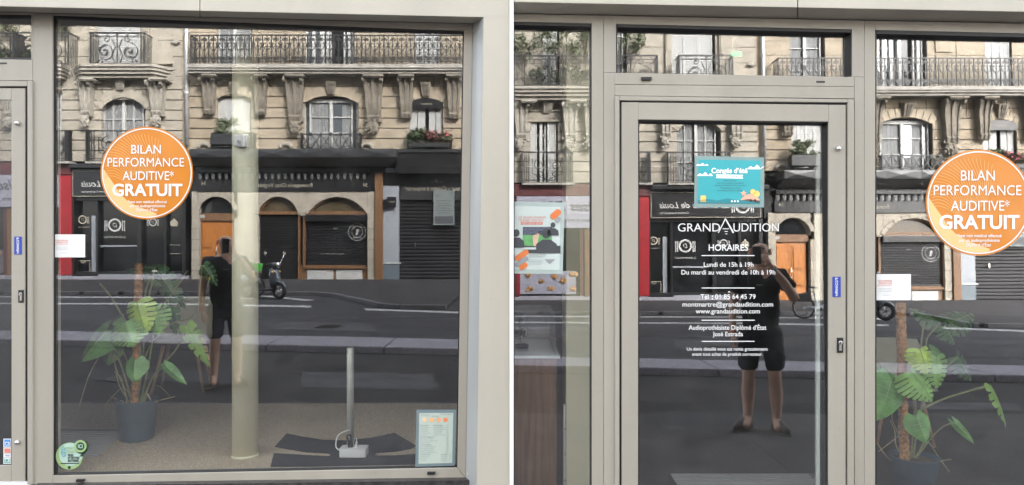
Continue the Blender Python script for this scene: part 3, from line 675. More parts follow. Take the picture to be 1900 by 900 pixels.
def arch_head(x0, x1, yspring, ytop, ycap, m, d0, d1, name='arch_spandrel', n=14):
    """masonry between an arched opening and the level line above it"""
    cx = (x0 + x1) / 2; hw = (x1 - x0) / 2; rise = yspring - ytop; rad = (hw * hw + rise * rise) / (2 * rise); cy = ytop + rad; a1 = math.asin(min(1, hw / rad))
    if rise > hw - .01: a1 = math.pi / 2
    arc = [(cx + rad * math.sin(lerp(-a1, a1, i / n)), cy - rad * math.cos(lerp(-a1, a1, i / n))) for i in range(n + 1)]
    ring = [(x0, ycap), (x1, ycap)] + arc[::-1]
    return MB().prism([V(*p, d1) for p in ring], [V(*p, d0) for p in ring]).build(name, m, house)
# left part, first floor
casement(191, 267, 181, 302, 3, leaves=4); arch_head(188, 270, 203, 181, 177, 'stone', -.3, -.02); arch_surround(188, 270, 203, 181, 17, 9, 'stone', .05)
casement(-70, -50, 180, 302, 4, glassm='opp_glass', curtain=False); louvre(-86, -70, 182, 302, -.16); louvre(-50, -34, 182, 302, -.16)
hb('lintel', 'stone', (-90, -30, 168, 178, -.3, .03))
casement(93, 115, 171, 302, 4, curtain=False)
# right part, first floor
louvre(404, 419, 182, 275, -.2); louvre(419.2, 434, 182, 275, -.2); louvre(434.2, 449, 182, 275, -.2); louvre(449.2, 464, 182, 275, -.2)
arch_head(402, 466, 184, 174, 170, 'stone2', -.3, -.01); arch_surround(402, 466, 184, 174, 15, 7, 'stone2', .05)
f_ = casement(574, 654, 188, 276, 3, glassm='opp_glass'); arch_head(563, 665, 191, 177, 172, 'stone2', -.35, -.01); arch_surround(563, 665, 191, 177, 17, 9, 'stone2', .05)
hb('window_frame', 'opp_white', (564, 566.5, 188, 276, -.32, -.2), (661.5, 664, 188, 276, -.32, -.2), (564, 664, 184, 189, -.32, -.22))
for xx in (566.5, 655): hb('side_light', 'opp_glass', (xx, xx + 6.5, 189, 276, -.32, -.28))
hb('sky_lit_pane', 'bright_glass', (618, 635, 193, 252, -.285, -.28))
arch_head(759, 822, 190, 181, 176, 'stone2', -.3, -.01); arch_surround(759, 822, 190, 181, 15, 7, 'stone2', .05)
for xx in (760, 775, 796, 809): hb('shutter', 'opp_grey', (xx, xx + (14 if xx < 790 else 12), 200, 277, -.2, -.14), bevel=.01)
hb('dark_opening', 'shopglass', (759.5, 821.5, 184, 277, -.3, -.26))
aw = MB(); q = [(760, 187), (775, 183), (790, 182), (806, 183), (821, 187), (821, 201), (760, 201)]
aw.prism([V(*p, .04) for p in q], [V(*p, -.02) for p in q]).build('window_sign', 'shopblack', house)
t = MB(); text(t, 'Le soujeon', 801, 780, 193.6, 4, vf(.05)); t.build('lettering', 'gold_dim', house)
# upper floor
louvre(180, 207, -80, 128, -.2); louvre(207.4, 234, -80, 128, -.2); louvre(234.4, 260, -80, 128, -.2)
louvre(-62, -46, -80, 128, -.2); louvre(-45.6, -30, -80, 128, -.2); casement(61, 95, -80, 128, 4)
hb('pilaster', 'stone', (164, 176, -75, 120, -.1, .1), (265, 276, -75, 120, -.1, .1), bevel=.02)
hb('pilaster_panel', 'stone', (166, 174, -70, 54, .1, .13), (267, 274, -70, 58, .1, .13))
casement(404, 466, -80, 132, 5)
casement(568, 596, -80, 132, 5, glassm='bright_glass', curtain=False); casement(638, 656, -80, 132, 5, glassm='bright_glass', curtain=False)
hb('dark_opening', 'shopglass', (596, 638, -80, 132, -.5, -.4)); hb('window_frame', 'opp_white', (596, 604, -80, 132, -.42, -.25), (606, 613, -80, 132, -.4, -.1))
louvre(770, 785, -80, 132, -.16); louvre(785.4, 800, -80, 132, -.16); louvre(800.4, 816, -80, 132, -.16)
hb('raised_panel', 'stone2', (531, 562, 60, 112, -.03, .04), (672, 704, 60, 112, -.03, .04), (531, 562, 10, 54, -.03, .04), (672, 704, 10, 54, -.03, .04), bevel=.02)
# --- balconies
def slab(name, plan, ys, m='slab'):
    """moulded balcony slab: plan is a list of (pixel x, depth); ys the heights and insets of its mouldings"""
    k = MB()
    for (y0, y1, ins) in ys:
        a = [V(p[0], y1, max(p[1] - ins, .02)) for p in plan]; b = [V(p[0], y0, max(p[1] - ins, .02)) for p in plan]
        za, zb = V(0, y1, .7).z, V(0, y0, .7).z
        for v in a: v.z = za
        for v in b: v.z = zb
        e0 = [Vector((plan_x, -FD - .15, za)) for plan_x in (a[-1].x, a[0].x)]; e1 = [Vector((plan_x, -FD - .15, zb)) for plan_x in (a[-1].x, a[0].x)]
        k.prism(a + e0, b + e1)
    return k.build(name, m, house)
def bow(x0, x1, dmax, s0, s1, n=10):
    p = []
    for i in range(n + 1):
        t = i / n; p.append((x0 + (s0) * t, .05 + dmax * (3 * t * t - 2 * t ** 3)))
    for i in range(n + 1):
        t = i / n; p.append((x1 - s1 * (1 - t), .05 + dmax * (1 - (3 * t * t - 2 * t ** 3))))
    return p
MOULD = [(119, 124, 0), (124, 130, .07), (130, 136, .16), (136, 142, .28)]
slab('balcony_slab', bow(136, 325, .72, 14, 46), MOULD, 'carve1')
slab('balcony_slab', bow(-180, 132, .72, 14, 22), MOULD, 'carve1')
slab('balcony_slab', [(348, .75), (858, .75), (872, .75)], [(119, 126, 0), (126, 130, .05), (130, 135, .14)], 'slab')
curt = MB()                              # parapet that sweeps down beside the bow
sw_ = [(276, 68), (286, 70), (296, 79), (306, 86), (318, 87), (322, 87), (322, 119), (276, 119)]
curt.prism([V(*p, .12) for p in sw_], [V(*p, -.05) for p in sw_]).build('parapet', 'stone', house)
# --- consoles
def console(xc, w, y0, y1, big=True, m='carve', face=True, dep=.62):
    hgt = (y1 - y0); prof = []
    n = 22
    yb = y1 - (hgt * .24 if face else 0)
    for i in range(n + 1):
        t = i / n; y = lerp(y0 + 5, yb, t)
        d = dep * (.98 - .72 * t ** .8 - .12 * math.sin(t * 6.28 * .9)) + (.08 if t > .9 else 0)
        prof.append((max(d, .12), y))
    k = MB()
    def ext(pr, x0, x1):
        tp = lambda x, p: xc + (x - xc) * lerp(1.08, .68, (p[1] - y0) / (yb - y0))
        a = [Vector((V(tp(x0, p), p[1], .3).x, -FD + p[0], V(0, p[1], .35).z)) for p in pr] ; b = [Vector((V(tp(x1, p), p[1], .3).x, -FD + p[0], v.z)) for p, v in zip(pr, a)]
        e = [Vector((a[-1].x, -FD - .05, a[-1].z)), Vector((a[0].x, -FD - .05, a[0].z))]; f = [Vector((b[-1].x, -FD - .05, a[-1].z)), Vector((b[0].x, -FD - .05, a[0].z))]
        k.prism(a + e, b + f)
    tap = .8
    ext([(p[0] * .86, p[1]) for p in prof], xc - w * .40, xc + w * .40)
    for s in (-1, 1): ext([(p[0], p[1]) for p in prof], xc + s * w * .46 - w * .08, xc + s * w * .46 + w * .08)
    ext(prof, xc - w * .08, xc + w * .08)
    c = k.build('console', m, house)
    cap = MB(); bb(cap, xc - w * .62, xc + w * .62, y0, y0 + 4, -.05, dep + .08); bb(cap, xc - w * .56, xc + w * .56, y0 + 4, y0 + 6.5, -.05, dep + .03); cap.build('console_cap', m, c, bevel=.02)
    vl = MB(); rr = .13 if big else .09
    for s in (-1, 1):
        p = V(xc + s * w * .55, y0 + 12, .3); vl.lathe([(rr, -.05), (rr * 1.0, .05), (rr * .4, .07)] if s > 0 else [(rr * .4, -.07), (rr, -.05), (rr, .05)], (p.x, -FD + dep - .14, p.z), 12, 'x')
    vl.build('volute', m, c)
    if face:
        kf = MB(); rnd = random.Random(int(xc)); p = V(xc, y1 - hgt * .11, .2); rw_ = w * .5 * PXM; rh = hgt * .12 * PXM
        kf.ball((p.x, p.y, p.z), (rw_ * .75, .16, rh))
        for i in range(26):
            a = rnd.uniform(0, 6.28); q = rnd.uniform(.2, 1)
            kf.ball((p.x + rw_ * q * math.cos(a), p.y + .16 - .1 * q, p.z + rh * q * math.sin(a)), rnd.uniform(.035, .07), 6, 5)
        bb(kf, xc - w * .5, xc + w * .5, yb - 2, yb + 3, -.02, .24)
        kf.build('carved_mask', m, c)
    else:
        p = V(xc, y1, .14); MB().lathe([(.09, -w * .42 * PXM), (.1, 0), (.09, w * .42 * PXM)], (p.x, p.y + .02, p.z), 10, 'x').build('console_foot', m, c)
for xc, w, y0, y1, f, m in ((158, 20, 144, 234, True, 'carve1'), (290, 25, 144, 234, True, 'carve1'), (-22, 26, 144, 238, True, 'carve1'), (16, 22, 144, 238, True, 'carve1'), (-114, 24, 144, 238, True, 'carve1'),
                       (386, 21, 137, 210, False, 'carve'), (482, 20, 137, 212, False, 'carve'), (546, 29, 137, 250, True, 'carve'), (692, 30, 137, 250, True, 'carve'), (753, 23, 137, 217, False, 'carve'), (842, 23, 137, 218, False, 'carve')):
    console(xc, w, y0, y1, w > 24, m, f)
# keystones
for xc, y0, y1, m in ((222, 146, 167, 'carve1'), (614, 150, 174, 'carve'), (434, 152, 174, 'carve'), (790, 152, 178, 'carve'), (-60, 146, 168, 'carve1')):
    k = MB(); q = [(xc - 10, y0), (xc + 10, y0), (xc + 6.5, y1), (xc - 6.5, y1)]
    k.prism([V(*p, .3) for p in q[:2]] + [V(*p, .14) for p in q[2:]], [V(*p, -.02) for p in q])
    for s in (-3.5, 0, 3.5):
        q = [(xc + s - 1, y0 + 2), (xc + s + 1, y0 + 2), (xc + s * .7 + .8, y1 - 2), (xc + s * .7 - .8, y1 - 2)]
        k.prism([V(*p, .34) for p in q[:2]] + [V(*p, .17) for p in q[2:]], [V(*p, .1) for p in q])
    k.build('keystone', m, house)
# --- ironwork
def spiral(cx, cz, r0, r1, a0, a1, n=16): return [(cx + lerp(r0, r1, i / n) * math.cos(lerp(a0, a1, i / n)), cz + lerp(r0, r1, i / n) * math.sin(lerp(a0, a1, i / n))) for i in range(n + 1)]
def scroll_unit(w, h, kind):
    k = MB(); t = .032; b0, b1 = -.016, .016; m = w / 2
    if kind == 'long':                  # lyre with a snail scroll at the foot and heart scrolls above
        k.bar([(0, 0), (0, h)], .034, -.02, .02)
        for s in (-1, 1):
            k.bar(spiral(m + s * w * .24, h * .23, w * .20, .015, -1.57, -1.57 + s * -8.6, 22), t, b0, b1)
            k.bar([(m + s * w * .24, h * .23 - w * .2), (m + s * .05 * w, h * .09), (m, h * .02)], t, b0, b1)
            k.bar([(m, h * .45), (m + s * w * .1, h * .52), (m + s * w * .3, h * .56), (m + s * w * .42, h * .66), (m + s * w * .34, h * .76), (m + s * w * .2, h * .72)], t, b0, b1)
            k.bar(spiral(m + s * w * .22, h * .86, w * .17, .012, 1.57, 1.57 + s * 7.4, 14), t, b0, b1)
        k.bar([(m, 0), (m, h)], t, b0, b1)
        k.ball((m, 0, h * .66), (.035, .02, .06), 6, 5); k.ball((m, 0, h * .4), (.03, .02, .05), 6, 5)
    elif kind == 'bow':                 # two large facing scrolls between plain bars
        for s in (-1, 1):
            k.bar(spiral(m + s * w * .23, h * .42, w * .165, .02, s * 1.57 + 1.57 * 0, s * 1.57 - s * 11.5, 34), .03, b0, b1)
            k.bar(spiral(m + s * w * .23, h * .42, w * .105, .01, s * -1.2, s * -1.2 - s * 7, 18), t, b0, b1)
            k.bar([(m + s * w * .05, h * .06), (m + s * w * .1, h * .3), (m + s * w * .03, h * .55), (m + s * w * .1, h * .82)], .03, b0, b1)
            k.bar([(m + s * w * .44, 0), (m + s * w * .44, h)], .028, b0, b1); k.bar([(m + s * w * .49, 0), (m + s * w * .49, h)], .028, b0, b1)
            k.bar(spiral(m + s * w * .2, h * .8, w * .07, .01, 1.57, 1.57 + s * 8, 14), t, b0, b1); k.bar(spiral(m + s * w * .33, h * .12, w * .07, .01, 1.57, 1.57 + s * 8, 14), t, b0, b1)
        k.bar([(m, 0), (m, h)], t, b0, b1)
        for q in (.12, .32, .5, .68, .88): k.add(*_ringmesh(w * q, h * .94, h * .035))
        k.bar([(0, h * .88), (w, h * .88)], t, b0, b1); k.bar([(0, h * .06), (w, h * .06)], t, b0, b1)
    elif kind == 'cross':               # diagonal lattice with spikes
        for i in range(-3, 9):
            for s in (-1, 1):
                x0 = i * w / 6; x1 = x0 + s * h * .75
                k.bar([(min(max(x0, 0), w), 0 if 0 <= x0 <= w else 0), (min(max(x1, 0), w), h * 1.12)], t, b0, b1)
        for i in range(7): k.bar([(i * w / 6, 0), (i * w / 6, h)], t, b0, b1)
    elif kind == 'first':               # upright bars with a central rosette
        for i in range(4): k.bar([(i * w / 24, 0), (i * w / 24, h)], t, b0, b1); k.bar([(w - i * w / 24, 0), (w - i * w / 24, h)], t, b0, b1)
        for s in (-1, 1):
            k.bar(spiral(m + s * w * .16, h * .58, w * .12, .015, 1.57, 1.57 - s * 9, 24), .03, b0, b1)
            k.bar(spiral(m + s * w * .14, h * .26, w * .09, .015, -1.57, -1.57 + s * 8, 20), .03, b0, b1)
            k.bar([(m + s * w * .02, h * .1), (m + s * w * .3, h * .3), (m + s * w * .3, h * .8)], t, b0, b1)
        k.bar([(m, 0), (m, h)], t, b0, b1); k.bar([(0, h * .08), (w, h * .08)], t, b0, b1)
    return k
def _ringmesh(cx, cz, r, n=10):
    v = []; f = []
    for i in range(n):
        a = 6.2832 * i / n
        for q, y in ((r, -.01), (r * .6, -.01), (r * .6, .01), (r, .01)): v.append((cx + q * math.cos(a), y, cz + q * math.sin(a)))
        for k in range(4): f.append((i * 4 + k, i * 4 + (k + 1) % 4, ((i + 1) % n) * 4 + (k + 1) % 4, ((i + 1) % n) * 4 + k))
    return v, f
def railing(x0, x1, ytop, ybot, d, kind, n, sides=True):
    a, b = V(x0, ybot, d), V(x1, ytop, d); w = (b.x - a.x) / n; h = b.z - a.z
    rl = MB(); rl.box(a.x - .02, b.x + .02, a.y - .025, a.y + .025, b.z - .02, b.z + .03); rl.box(a.x, b.x, a.y - .015, a.y + .015, a.z, a.z + .03)
    if sides:
        for xx in (a.x, b.x):
            rl.box(xx - .02, xx + .02, -FD, a.y - .026, b.z - .02, b.z + .025); rl.box(xx - .015, xx + .015, a.y - .02, a.y + .02, a.z, b.z)
            for i in range(1, 6): yy = lerp(-FD, a.y, i / 6); rl.box(xx - .01, xx + .01, yy - .01, yy + .01, a.z, b.z - .02)
    r_ = rl.build('railing', 'iron', house)
    me = scroll_unit(w, h, kind).mesh('scroll_panel', 'iron')
    for i in range(n):
        o = bpy.data.objects.new('scroll_panel', me); C.objects.link(o); o.parent = r_; o.location = Vector((a.x + i * w, a.y, a.z)) - worldloc(house)
    return r_
railing(354, 870, 66, 121, .68, 'long', 31)
railing(167, 268, 61, 121, .7, 'bow', 1); railing(27, 127, 61, 121, .7, 'bow', 1); railing(-75, 25, 61, 121, .7, 'bow', 1); railing(-178, -77, 61, 121, .7, 'bow', 1)
railing(160, 276, 243, 299, .3, 'first', 1); railing(-112, -18, 243, 299, .3, 'first', 1); railing(86, 127, 243, 299, .3, 'first', 1)
railing(558, 669, 249, 276, .32, 'cross', 1); railing(393, 470, 247, 275, .3, 'first', 1); railing(755, 838, 250, 278, .3, 'first', 1)
for x0, x1 in ((158, 278), (-114, -16), (84, 129)): hb('balcony_sill', 'slab', (x0, x1, 299, 303, -.1, .36))
# --- downpipe, wall anchors, lamps
a, b = V(346, 268, .12), V(346, -75, .12)
dp = MB().tube([(a.x, a.y, a.z), (a.x, a.y, b.z)], .075, 10).build('downpipe', 'zinc', house, smooth=True)
for yy in (60, 172): p = V(346, yy, .12); MB().lathe([(.1, -.05), (.1, .05)], (p.x, p.y, p.z), 10).build('pipe_collar', 'zinc', dp)
for xx, yy in ((327, 78),):
    p = V(xx, yy, .05); MB().ball(p, (.12, .08, .12), 8, 6).box(p.x - .2, p.x + .2, p.y, p.y + .06, p.z - .03, p.z + .03).build('wall_rosette', 'carve1', house)
for xx in (378, 530, 680):               # little shell ornaments over the canopy
    k = MB(); p = V(xx, 273, .1)
    for i in range(7): a_ = math.pi * (i + .5) / 7; k.ball((p.x + .22 * math.cos(a_), p.y, p.z + .16 * math.sin(a_)), (.09, .07, .09), 6, 5)
    k.build('shell_ornament', 'carve1', house)

# --- ground floor, right: cheese shop under a dark canopy
hb('ground_floor_backing', 'shopblack', (350, 880, 276, 525, -.5, -.4)); hb('ground_floor_backing', 'shopblack', (-190, 350, 300, 525, -.5, -.4))
cn = MB(); qf = [(352, 274), (734, 274), (734, 292), (352, 292)]
zc0, zc1 = V(0, 276, .9).z, V(0, 293, .9).z
xa, xb = V(352, 0, .9).x, V(735, 0, .9).x
can = MB().box(xa, xb, -FD - .05, -FD + .95, zc1, zc0).build('canopy', 'dark_metal', house, bevel=.03)
for i in range(6):                       # buckled front panels
    p, q = lerp(xa, xb, i / 6), lerp(xa, xb, (i + 1) / 6); k = MB(); mx = (p + q) / 2
    k.add([(p + .02, -FD + .955, zc1 + .02), (q - .02, -FD + .955, zc1 + .02), (q - .02, -FD + .955, zc0 - .02), (p + .02, -FD + .955, zc0 - .02), (mx + random.uniform(-.4, .4), -FD + .97 + random.uniform(0, .04), (zc0 + zc1) / 2)], [(0, 1, 4), (1, 2, 4), (2, 3, 4), (3, 0, 4)])
    k.build('canopy_panel', 'dark_metal', can)
un = MB(); zb = V(0, 309, .25).z
un.add([(xa, -FD + .93, zc1 - .005), (xb, -FD + .93, zc1 - .005), (xb - .3, -FD + .1, zb), (xa, -FD + .1, zb)], [(0, 1, 2, 3)]).build('canopy_lining', 'canopy_under', can)
for i in range(5):
    xx = lerp(xa + 1, xb - 1, i / 4); MB().box(xx - .13, xx + .13, -FD + .5, -FD + .56, (zc1 + zb) / 2 - .03, (zc1 + zb) / 2).build('canopy_spot', 'black', can)
hb('fascia_box', 'shopblack', (735.5, 872, 277, 322, -.3, .55)); hb('fascia_cap', 'dark_metal', (735.2, 873, 277, 283, -.3, .62))
hb('fascia_recess', 'shopblack', (352, 712, 309, 366, -.4, -.08))
for i in range(26):                      # scalloped edge of the rolled-in blind: alternate light and dark tongues
    xx = 368 + i * 12.2
    if xx > 676: break
    q = [(xx, 320), (xx + 5.6, 320), (xx + 6, 331), (xx + 3, 333.5), (xx + .5, 331)]
    MB().prism([V(*p, .1) for p in q], [V(*p, .08) for p in q]).build('valance_tongue', 'canopy_under', house)
hb('blind_roll', 'shopblack', (364, 684, 312, 321, -.06, .16), bevel=.03)
hb('sign_board', 'shopblack', (366, 686, 334.5, 355, -.08, .06))
t = MB(); text(t, 'Fromagerie Chez Virginie', 579, 478, 347.5, 7.4, vf(.066)); text(t, '54', 682, 674, 346.5, 6.5, vf(.066)); text(t, '54', 382, 374, 343.5, 6.5, vf(.066)); t.build('lettering', 'gold_dim', house)
# stone arches
def pier(x0, x1, y0=405, y1=522, m='stone'):
    rows = [y0 + (y1 - y0) * i / 6 for i in range(7)]
    for a_, b_ in zip(rows[:-1], rows[1:]): hb('stone_block', m, (x0, x1, a_ + .4, b_ - .4, -.3, .0))
pier(356, 369.5); pier(434, 441); pier(682.5, 695)
for (x0, x1, yt, cap0, cap1) in ((369.5, 434, 365, 355.6, 405), (480, 552.5, 365, 355.6, 398), (570, 682, 365.5, 355.6, 398)):
    arch_head(x0, x1, cap1 - .2, yt, 355.6, 'stone', -.3, .0)
    arch_surround(x0, x1, cap1 - .2, yt, 8, 9, 'stone', .03)
hb('arch_pier', 'stone', (553, 569.5, 355.6, 400, -.3, -.002), (441, 479.5, 355.6, 522, -.3, -.002), (682.5, 695, 355.6, 405, -.3, -.002), (356, 369, 355.6, 405, -.3, -.002))
for x0, x1, y1 in ((482, 551, 396), (572, 680, 396)):
    hb('fanlight', 'brown_win', (x0 - 3, x1 + 3, 360, y1 + 2, -.3, -.26))
hb('fanlight', 'shopglass', (369, 435, 360, 397, -.3, -.26))
for cx, hw, yt, yb in ((516.2, 36, 365.5, 397), (626, 55.5, 366, 397)):   # oak rims of the fanlights
    k = MB(); n = 20
    rise = yb - yt; rad = (hw * hw + rise * rise) / (2 * rise); cy = yt + rad; a1 = math.asin(min(1, hw / rad))
    k.bar([(V(cx + (rad - 1) * math.sin(lerp(-a1, a1, i / n)), 0).x, V(0, cy - (rad - 1) * math.cos(lerp(-a1, a1, i / n))).z) for i in range(n + 1)], .06, -FD - .24, -FD - .1).build('fanlight_rim', 'wood_trim', house)
# carriage door
dd = hb('carriage_door', 'wood_door', (370.5, 399.8, 410, 520, -.28, -.22), (400.2, 433, 410, 520, -.28, -.22))
hb('door_lintel', 'wood_trim', (369.6, 434, 396, 409.5, -.3, -.12), parent=dd)
for x0, x1 in ((374, 396), (405, 429)):
    for y0, y1 in ((414, 462), (467, 494), (499, 516)):
        k = MB(); bb(k, x0, x1, y0, y1, -.22, -.2); bb(k, x0 + 3, x1 - 3, y0 + 3, y1 - 3, -.2, -.17); k.build('door_panel', 'wood_door', dd, bevel=.02)
p = V(402.5, 466, -.15); MB().tube([(p.x, p.y, p.z - .18), (p.x, p.y + .04, p.z), (p.x, p.y, p.z + .18)], .025, 6).ball((p.x, p.y, p.z - .25), .05, 6, 5).build('door_handle', 'chrome', dd)
hb('number_plate', 'opp_grey', (370.5, 380, 399, 405, -.12, -.1), parent=dd)
# roller shutters
def roller(x0, x1, y0, y1, pitch, d=-.2, name='roller_shutter', m='shutter'):
    k = MB(); z0, z1 = V(0, y1, d).z, V(0, y0, d).z; xa_, xb_ = V(x0, 0, d).x, V(x1, 0, d).x; n = int((y1 - y0) / pitch)
    pr = []
    for i in range(n):
        a_ = lerp(z0, z1, i / n); h = (z1 - z0) / n; pr += [(0, a_), (.028, a_ + h * .3), (.028, a_ + h * .7), (0, a_ + h * .95)]
    v = [(xa_, -FD + d + q[0], q[1]) for q in pr] + [(xb_, -FD + d + q[0], q[1]) for q in pr]; N = len(pr)
    k.add(v, [(i, i + 1, N + i + 1, N + i) for i in range(N - 1)])
    return k.build(name, m, house)
s2 = roller(481, 552, 400, 521, 3.1); s3 = roller(566, 681, 410, 490, 3.0)
hb('shutter_box', 'shopblack', (566, 682, 398, 411, -.2, .08), bevel=.02); hb('shutter_rail', 'shopblack', (566, 680, 488, 491.5, -.2, -.12), parent=s3)
hb('shutter_guide', 'wood_trim', (552.8, 556, 397, 521, -.25, -.05), (562, 565.8, 397, 500, -.25, -.05), (681.2, 682.4, 397, 500, -.25, -.05), (480, 682.4, 392, 398, -.25, -.03))
hb('stall_riser', 'wood_trim', (556, 682, 492, 521, -.25, -.12))
for x0, x1 in ((569.5, 618), (623, 672.5)): hb('white_panel', 'opp_white', (x0, x1, 501, 520.5, -.12, -.08), bevel=.015)
hb('sill_board', 'wood_trim', (566, 680, 494, 498.5, -.12, -.0))
hb('door_step', 'stone', (553, 710, 521.5, 525, -.3, .05), (350, 440, 520.5, 523, -.3, .05))
hb('oak_post', 'wood_trim', (695.3, 710, 320, 521, -.2, .08), bevel=.02)
p3 = MB(); fn = vf(-.165)                 # round stamp on the shutter
ringband(p3, 663, 430.5, 15.6, 16.6, fn, 40); ringband(p3, 663, 430.5, 10, 10.6, fn, 32); p3.poly([fn(664.5, 425), fn(667, 427), (fn(664, 437)), fn(660, 437), fn(662, 427)])
text(p3, "Chez Virginie", 675, 651, 422, 4, fn, 0, 0); text(p3, 'PARIS', 670, 656, 443, 3, fn); p3.build('shutter_stamp', 'opp_grey', s3)
t = MB(); text(t, '1900', 626, 618, 425.5, 2.4, fn, .02); text(t, 'www.chezvirginie.com - Paris', 638, 594, 472, 2.2, fn); t.build('lettering', 'opp_grey', s3)
# --- ground floor, far right: delicatessen with a dark shutter
hb('light_panel', 'panel_grey', (711, 740, 345, 487, -.2, -.02)); hb('slate_panel', 'panel_blue', (711, 740, 489.5, 519, -.2, -.02)); hb('panel_ledge', 'opp_white', (710.5, 743, 487, 489.4, -.2, .02)); hb('panel_foot', 'granite', (711, 741, 519.3, 527, -.2, -.0))
hb('panel_head', 'panel_grey', (715, 742, 312, 320, -.2, .0)); hb('dark_head', 'shopblack', (710.5, 742, 320, 344.6, -.25, -.05))
roller(741.5, 872, 372, 524, 6.6, -.25)
hb('fascia_sign', 'dark_metal', (741.5, 872, 322.5, 371, -.3, -.1))
t = MB(); text(t, 'Traiteur - Cuisine à emporter', 870, 751, 353.5, 7.6, vf(-.09), .008, .2); t.build('lettering', 'gold_dim', house)
t = MB(); fnx = vf(-.09); text(t, 'sou', 820, 812, 339, 3, fnx); text(t, 'eon', 807, 800, 339, 3, fnx)
for a_ in (-.5, 0, .5): t.poly([fnx(810 + 1.2, 339), fnx(810 - 1.2, 339), fnx(810 + 9 * math.sin(a_), 339 - 9 * math.cos(a_))])
t.build('emblem', 'gold_dim', house)
ps = hb('notice', 'notice', (804.5, 843, 353.5, 418, -.1, -.03))
k = MB(); fnp = vf(-.026); k.poly(rect(807, 401, 841, 415, fnp)); text(k, 'MENU', 816, 807.5, 366, 5, fnp, .02)
for i in range(6): k.poly(rect(809 + (i % 3), 372 + i * 4.5, 838 - 3 * (i % 2), 373.2 + i * 4.5, fnp))
k.build('notice_print', 'poster_dark', ps)
hs = MB(); bb(hs, 718, 735, 365.5, 385, .1, .16); hs.build('hanging_sign', 'shopblack', house); hb('sign_bracket', 'shopblack', (711.5, 718.5, 370, 388, -.02, .14))
t = MB(); text(t, 'Traiteur', 733, 721, 376, 3.5, vf(.166)); t.build('lettering', 'gold_dim', house)
p = V(771, 454, -.2); MB().box(p.x - .03, p.x + .03, p.y, p.y + .05, p.z - .09, p.z + .09).build('shutter_lock', 'chrome', house)
# --- ground floor, left: black restaurant front
cor = hb('shop_cornice', 'shopblack', (128, 348, 303, 312, -.3, .3), bevel=.03)
bd = hb('sign_board', 'shopblack', (133.5, 343, 314, 365, -.3, .08))
k = MB(); fn = vf(.087)
for r_ in ((135, 317, 340, 318), (135, 363.6, 340, 364.6), (135, 318, 135.9, 363.6), (339.1, 318, 340, 363.6)): k.poly(rect(*r_, fn))
k.build('sign_border', 'gold_dim', bd)
t = MB(); text(t, 'La dînette de Louis', 281, 150, 346.5, 11.5, fn, .01, .35); text(t, 'Cuisine à emporter', 205, 150, 357.5, 4.6, fn, 0, .2); t.build('lettering', 'opp_white', bd)
def plate_logo(cx, cy, r, fn, parent, m='opp_white', cap=None):
    k = MB(); ringband(k, cx, cy, r * .72, r, fn, 28); text(k, 'D', cx + r * .32, cx - r * .3, cy + r * .32, r * .66, fn, .0, .25)
    for s in (1, -1):
        for j, o in enumerate((1.14, 1.42)):
            xx = cx + s * r * o; k.poly(rect(xx - r * .07, cy - r * .7, xx + r * .07, cy + r * .9, fn)); k.poly(disc(xx, cy - r * .55, r * .13, fn, 10))
    if cap: text(k, 'La dînette de Louis', cx + cap, cx - cap, cy + r * 1.9, r * .34, fn, 0, .3)
    k.build('plate_emblem', m, parent)
plate_logo(306, 343, 14, fn, bd)
sg = hb('shop_glazing', 'shopglass', (133.5, 344, 366, 512, -.36, -.3))
fr = hb('shop_frame', 'shopblack', (133.5, 137, 366, 510, -.3, .02), (178, 182, 366, 510, -.3, -.1), (254, 262, 366, 510, -.3, -.08), (304, 309, 366, 510, -.3, -.1), (338, 345, 366, 510, -.3, .02), (137, 338, 366, 372, -.3, -.06), (137, 338, 504, 510, -.3, -.06))
fg = vf(-.293)
plate_logo(212.5, 417.5, 12.5, fg, sg, 'opp_white', 20); plate_logo(283.5, 412.5, 7.5, fg, sg); plate_logo(153.5, 407.5, 8, fg, sg, 'gold_dim', 13); plate_logo(154, 485.5, 3, fg, sg, 'gold_dim')
k = MB(); k.poly(disc(323.5, 415, 7.5, fg, 20, math.pi, 2 * math.pi) + [fg(331, 416), fg(329, 420), fg(318, 420), fg(316, 416)]); k.poly(disc(323.5, 407, 2, fg, 10)); k.build('tureen_emblem', 'gold_dim', sg)
k = MB(); bb(k, 170, 178, 400, 506, -.3, -.28); bb(k, 183, 253, 455, 458, -.3, -.27); k.build('inner_blind', 'panel_grey', sg)
roller(263, 303, 426, 503, 4.2, -.34, 'inner_shutter', 'panel_blue')
hb('sill_strip', 'panel_grey', (182, 340, 508.5, 512, -.2, -.05)); hb('letterbox', 'opp_white', (282, 291, 501.5, 504.5, -.1, -.06))
k = MB(); fnn = vf(-.292)
for r_ in ((138, 483, 167, 484), (138, 505, 167, 506), (138, 484, 139, 505), (166, 484, 167, 505), (316, 454, 335, 455), (316, 470, 335, 471)): k.poly(rect(*r_, fnn))
k.build('menu_frame', 'gold_dim', sg)
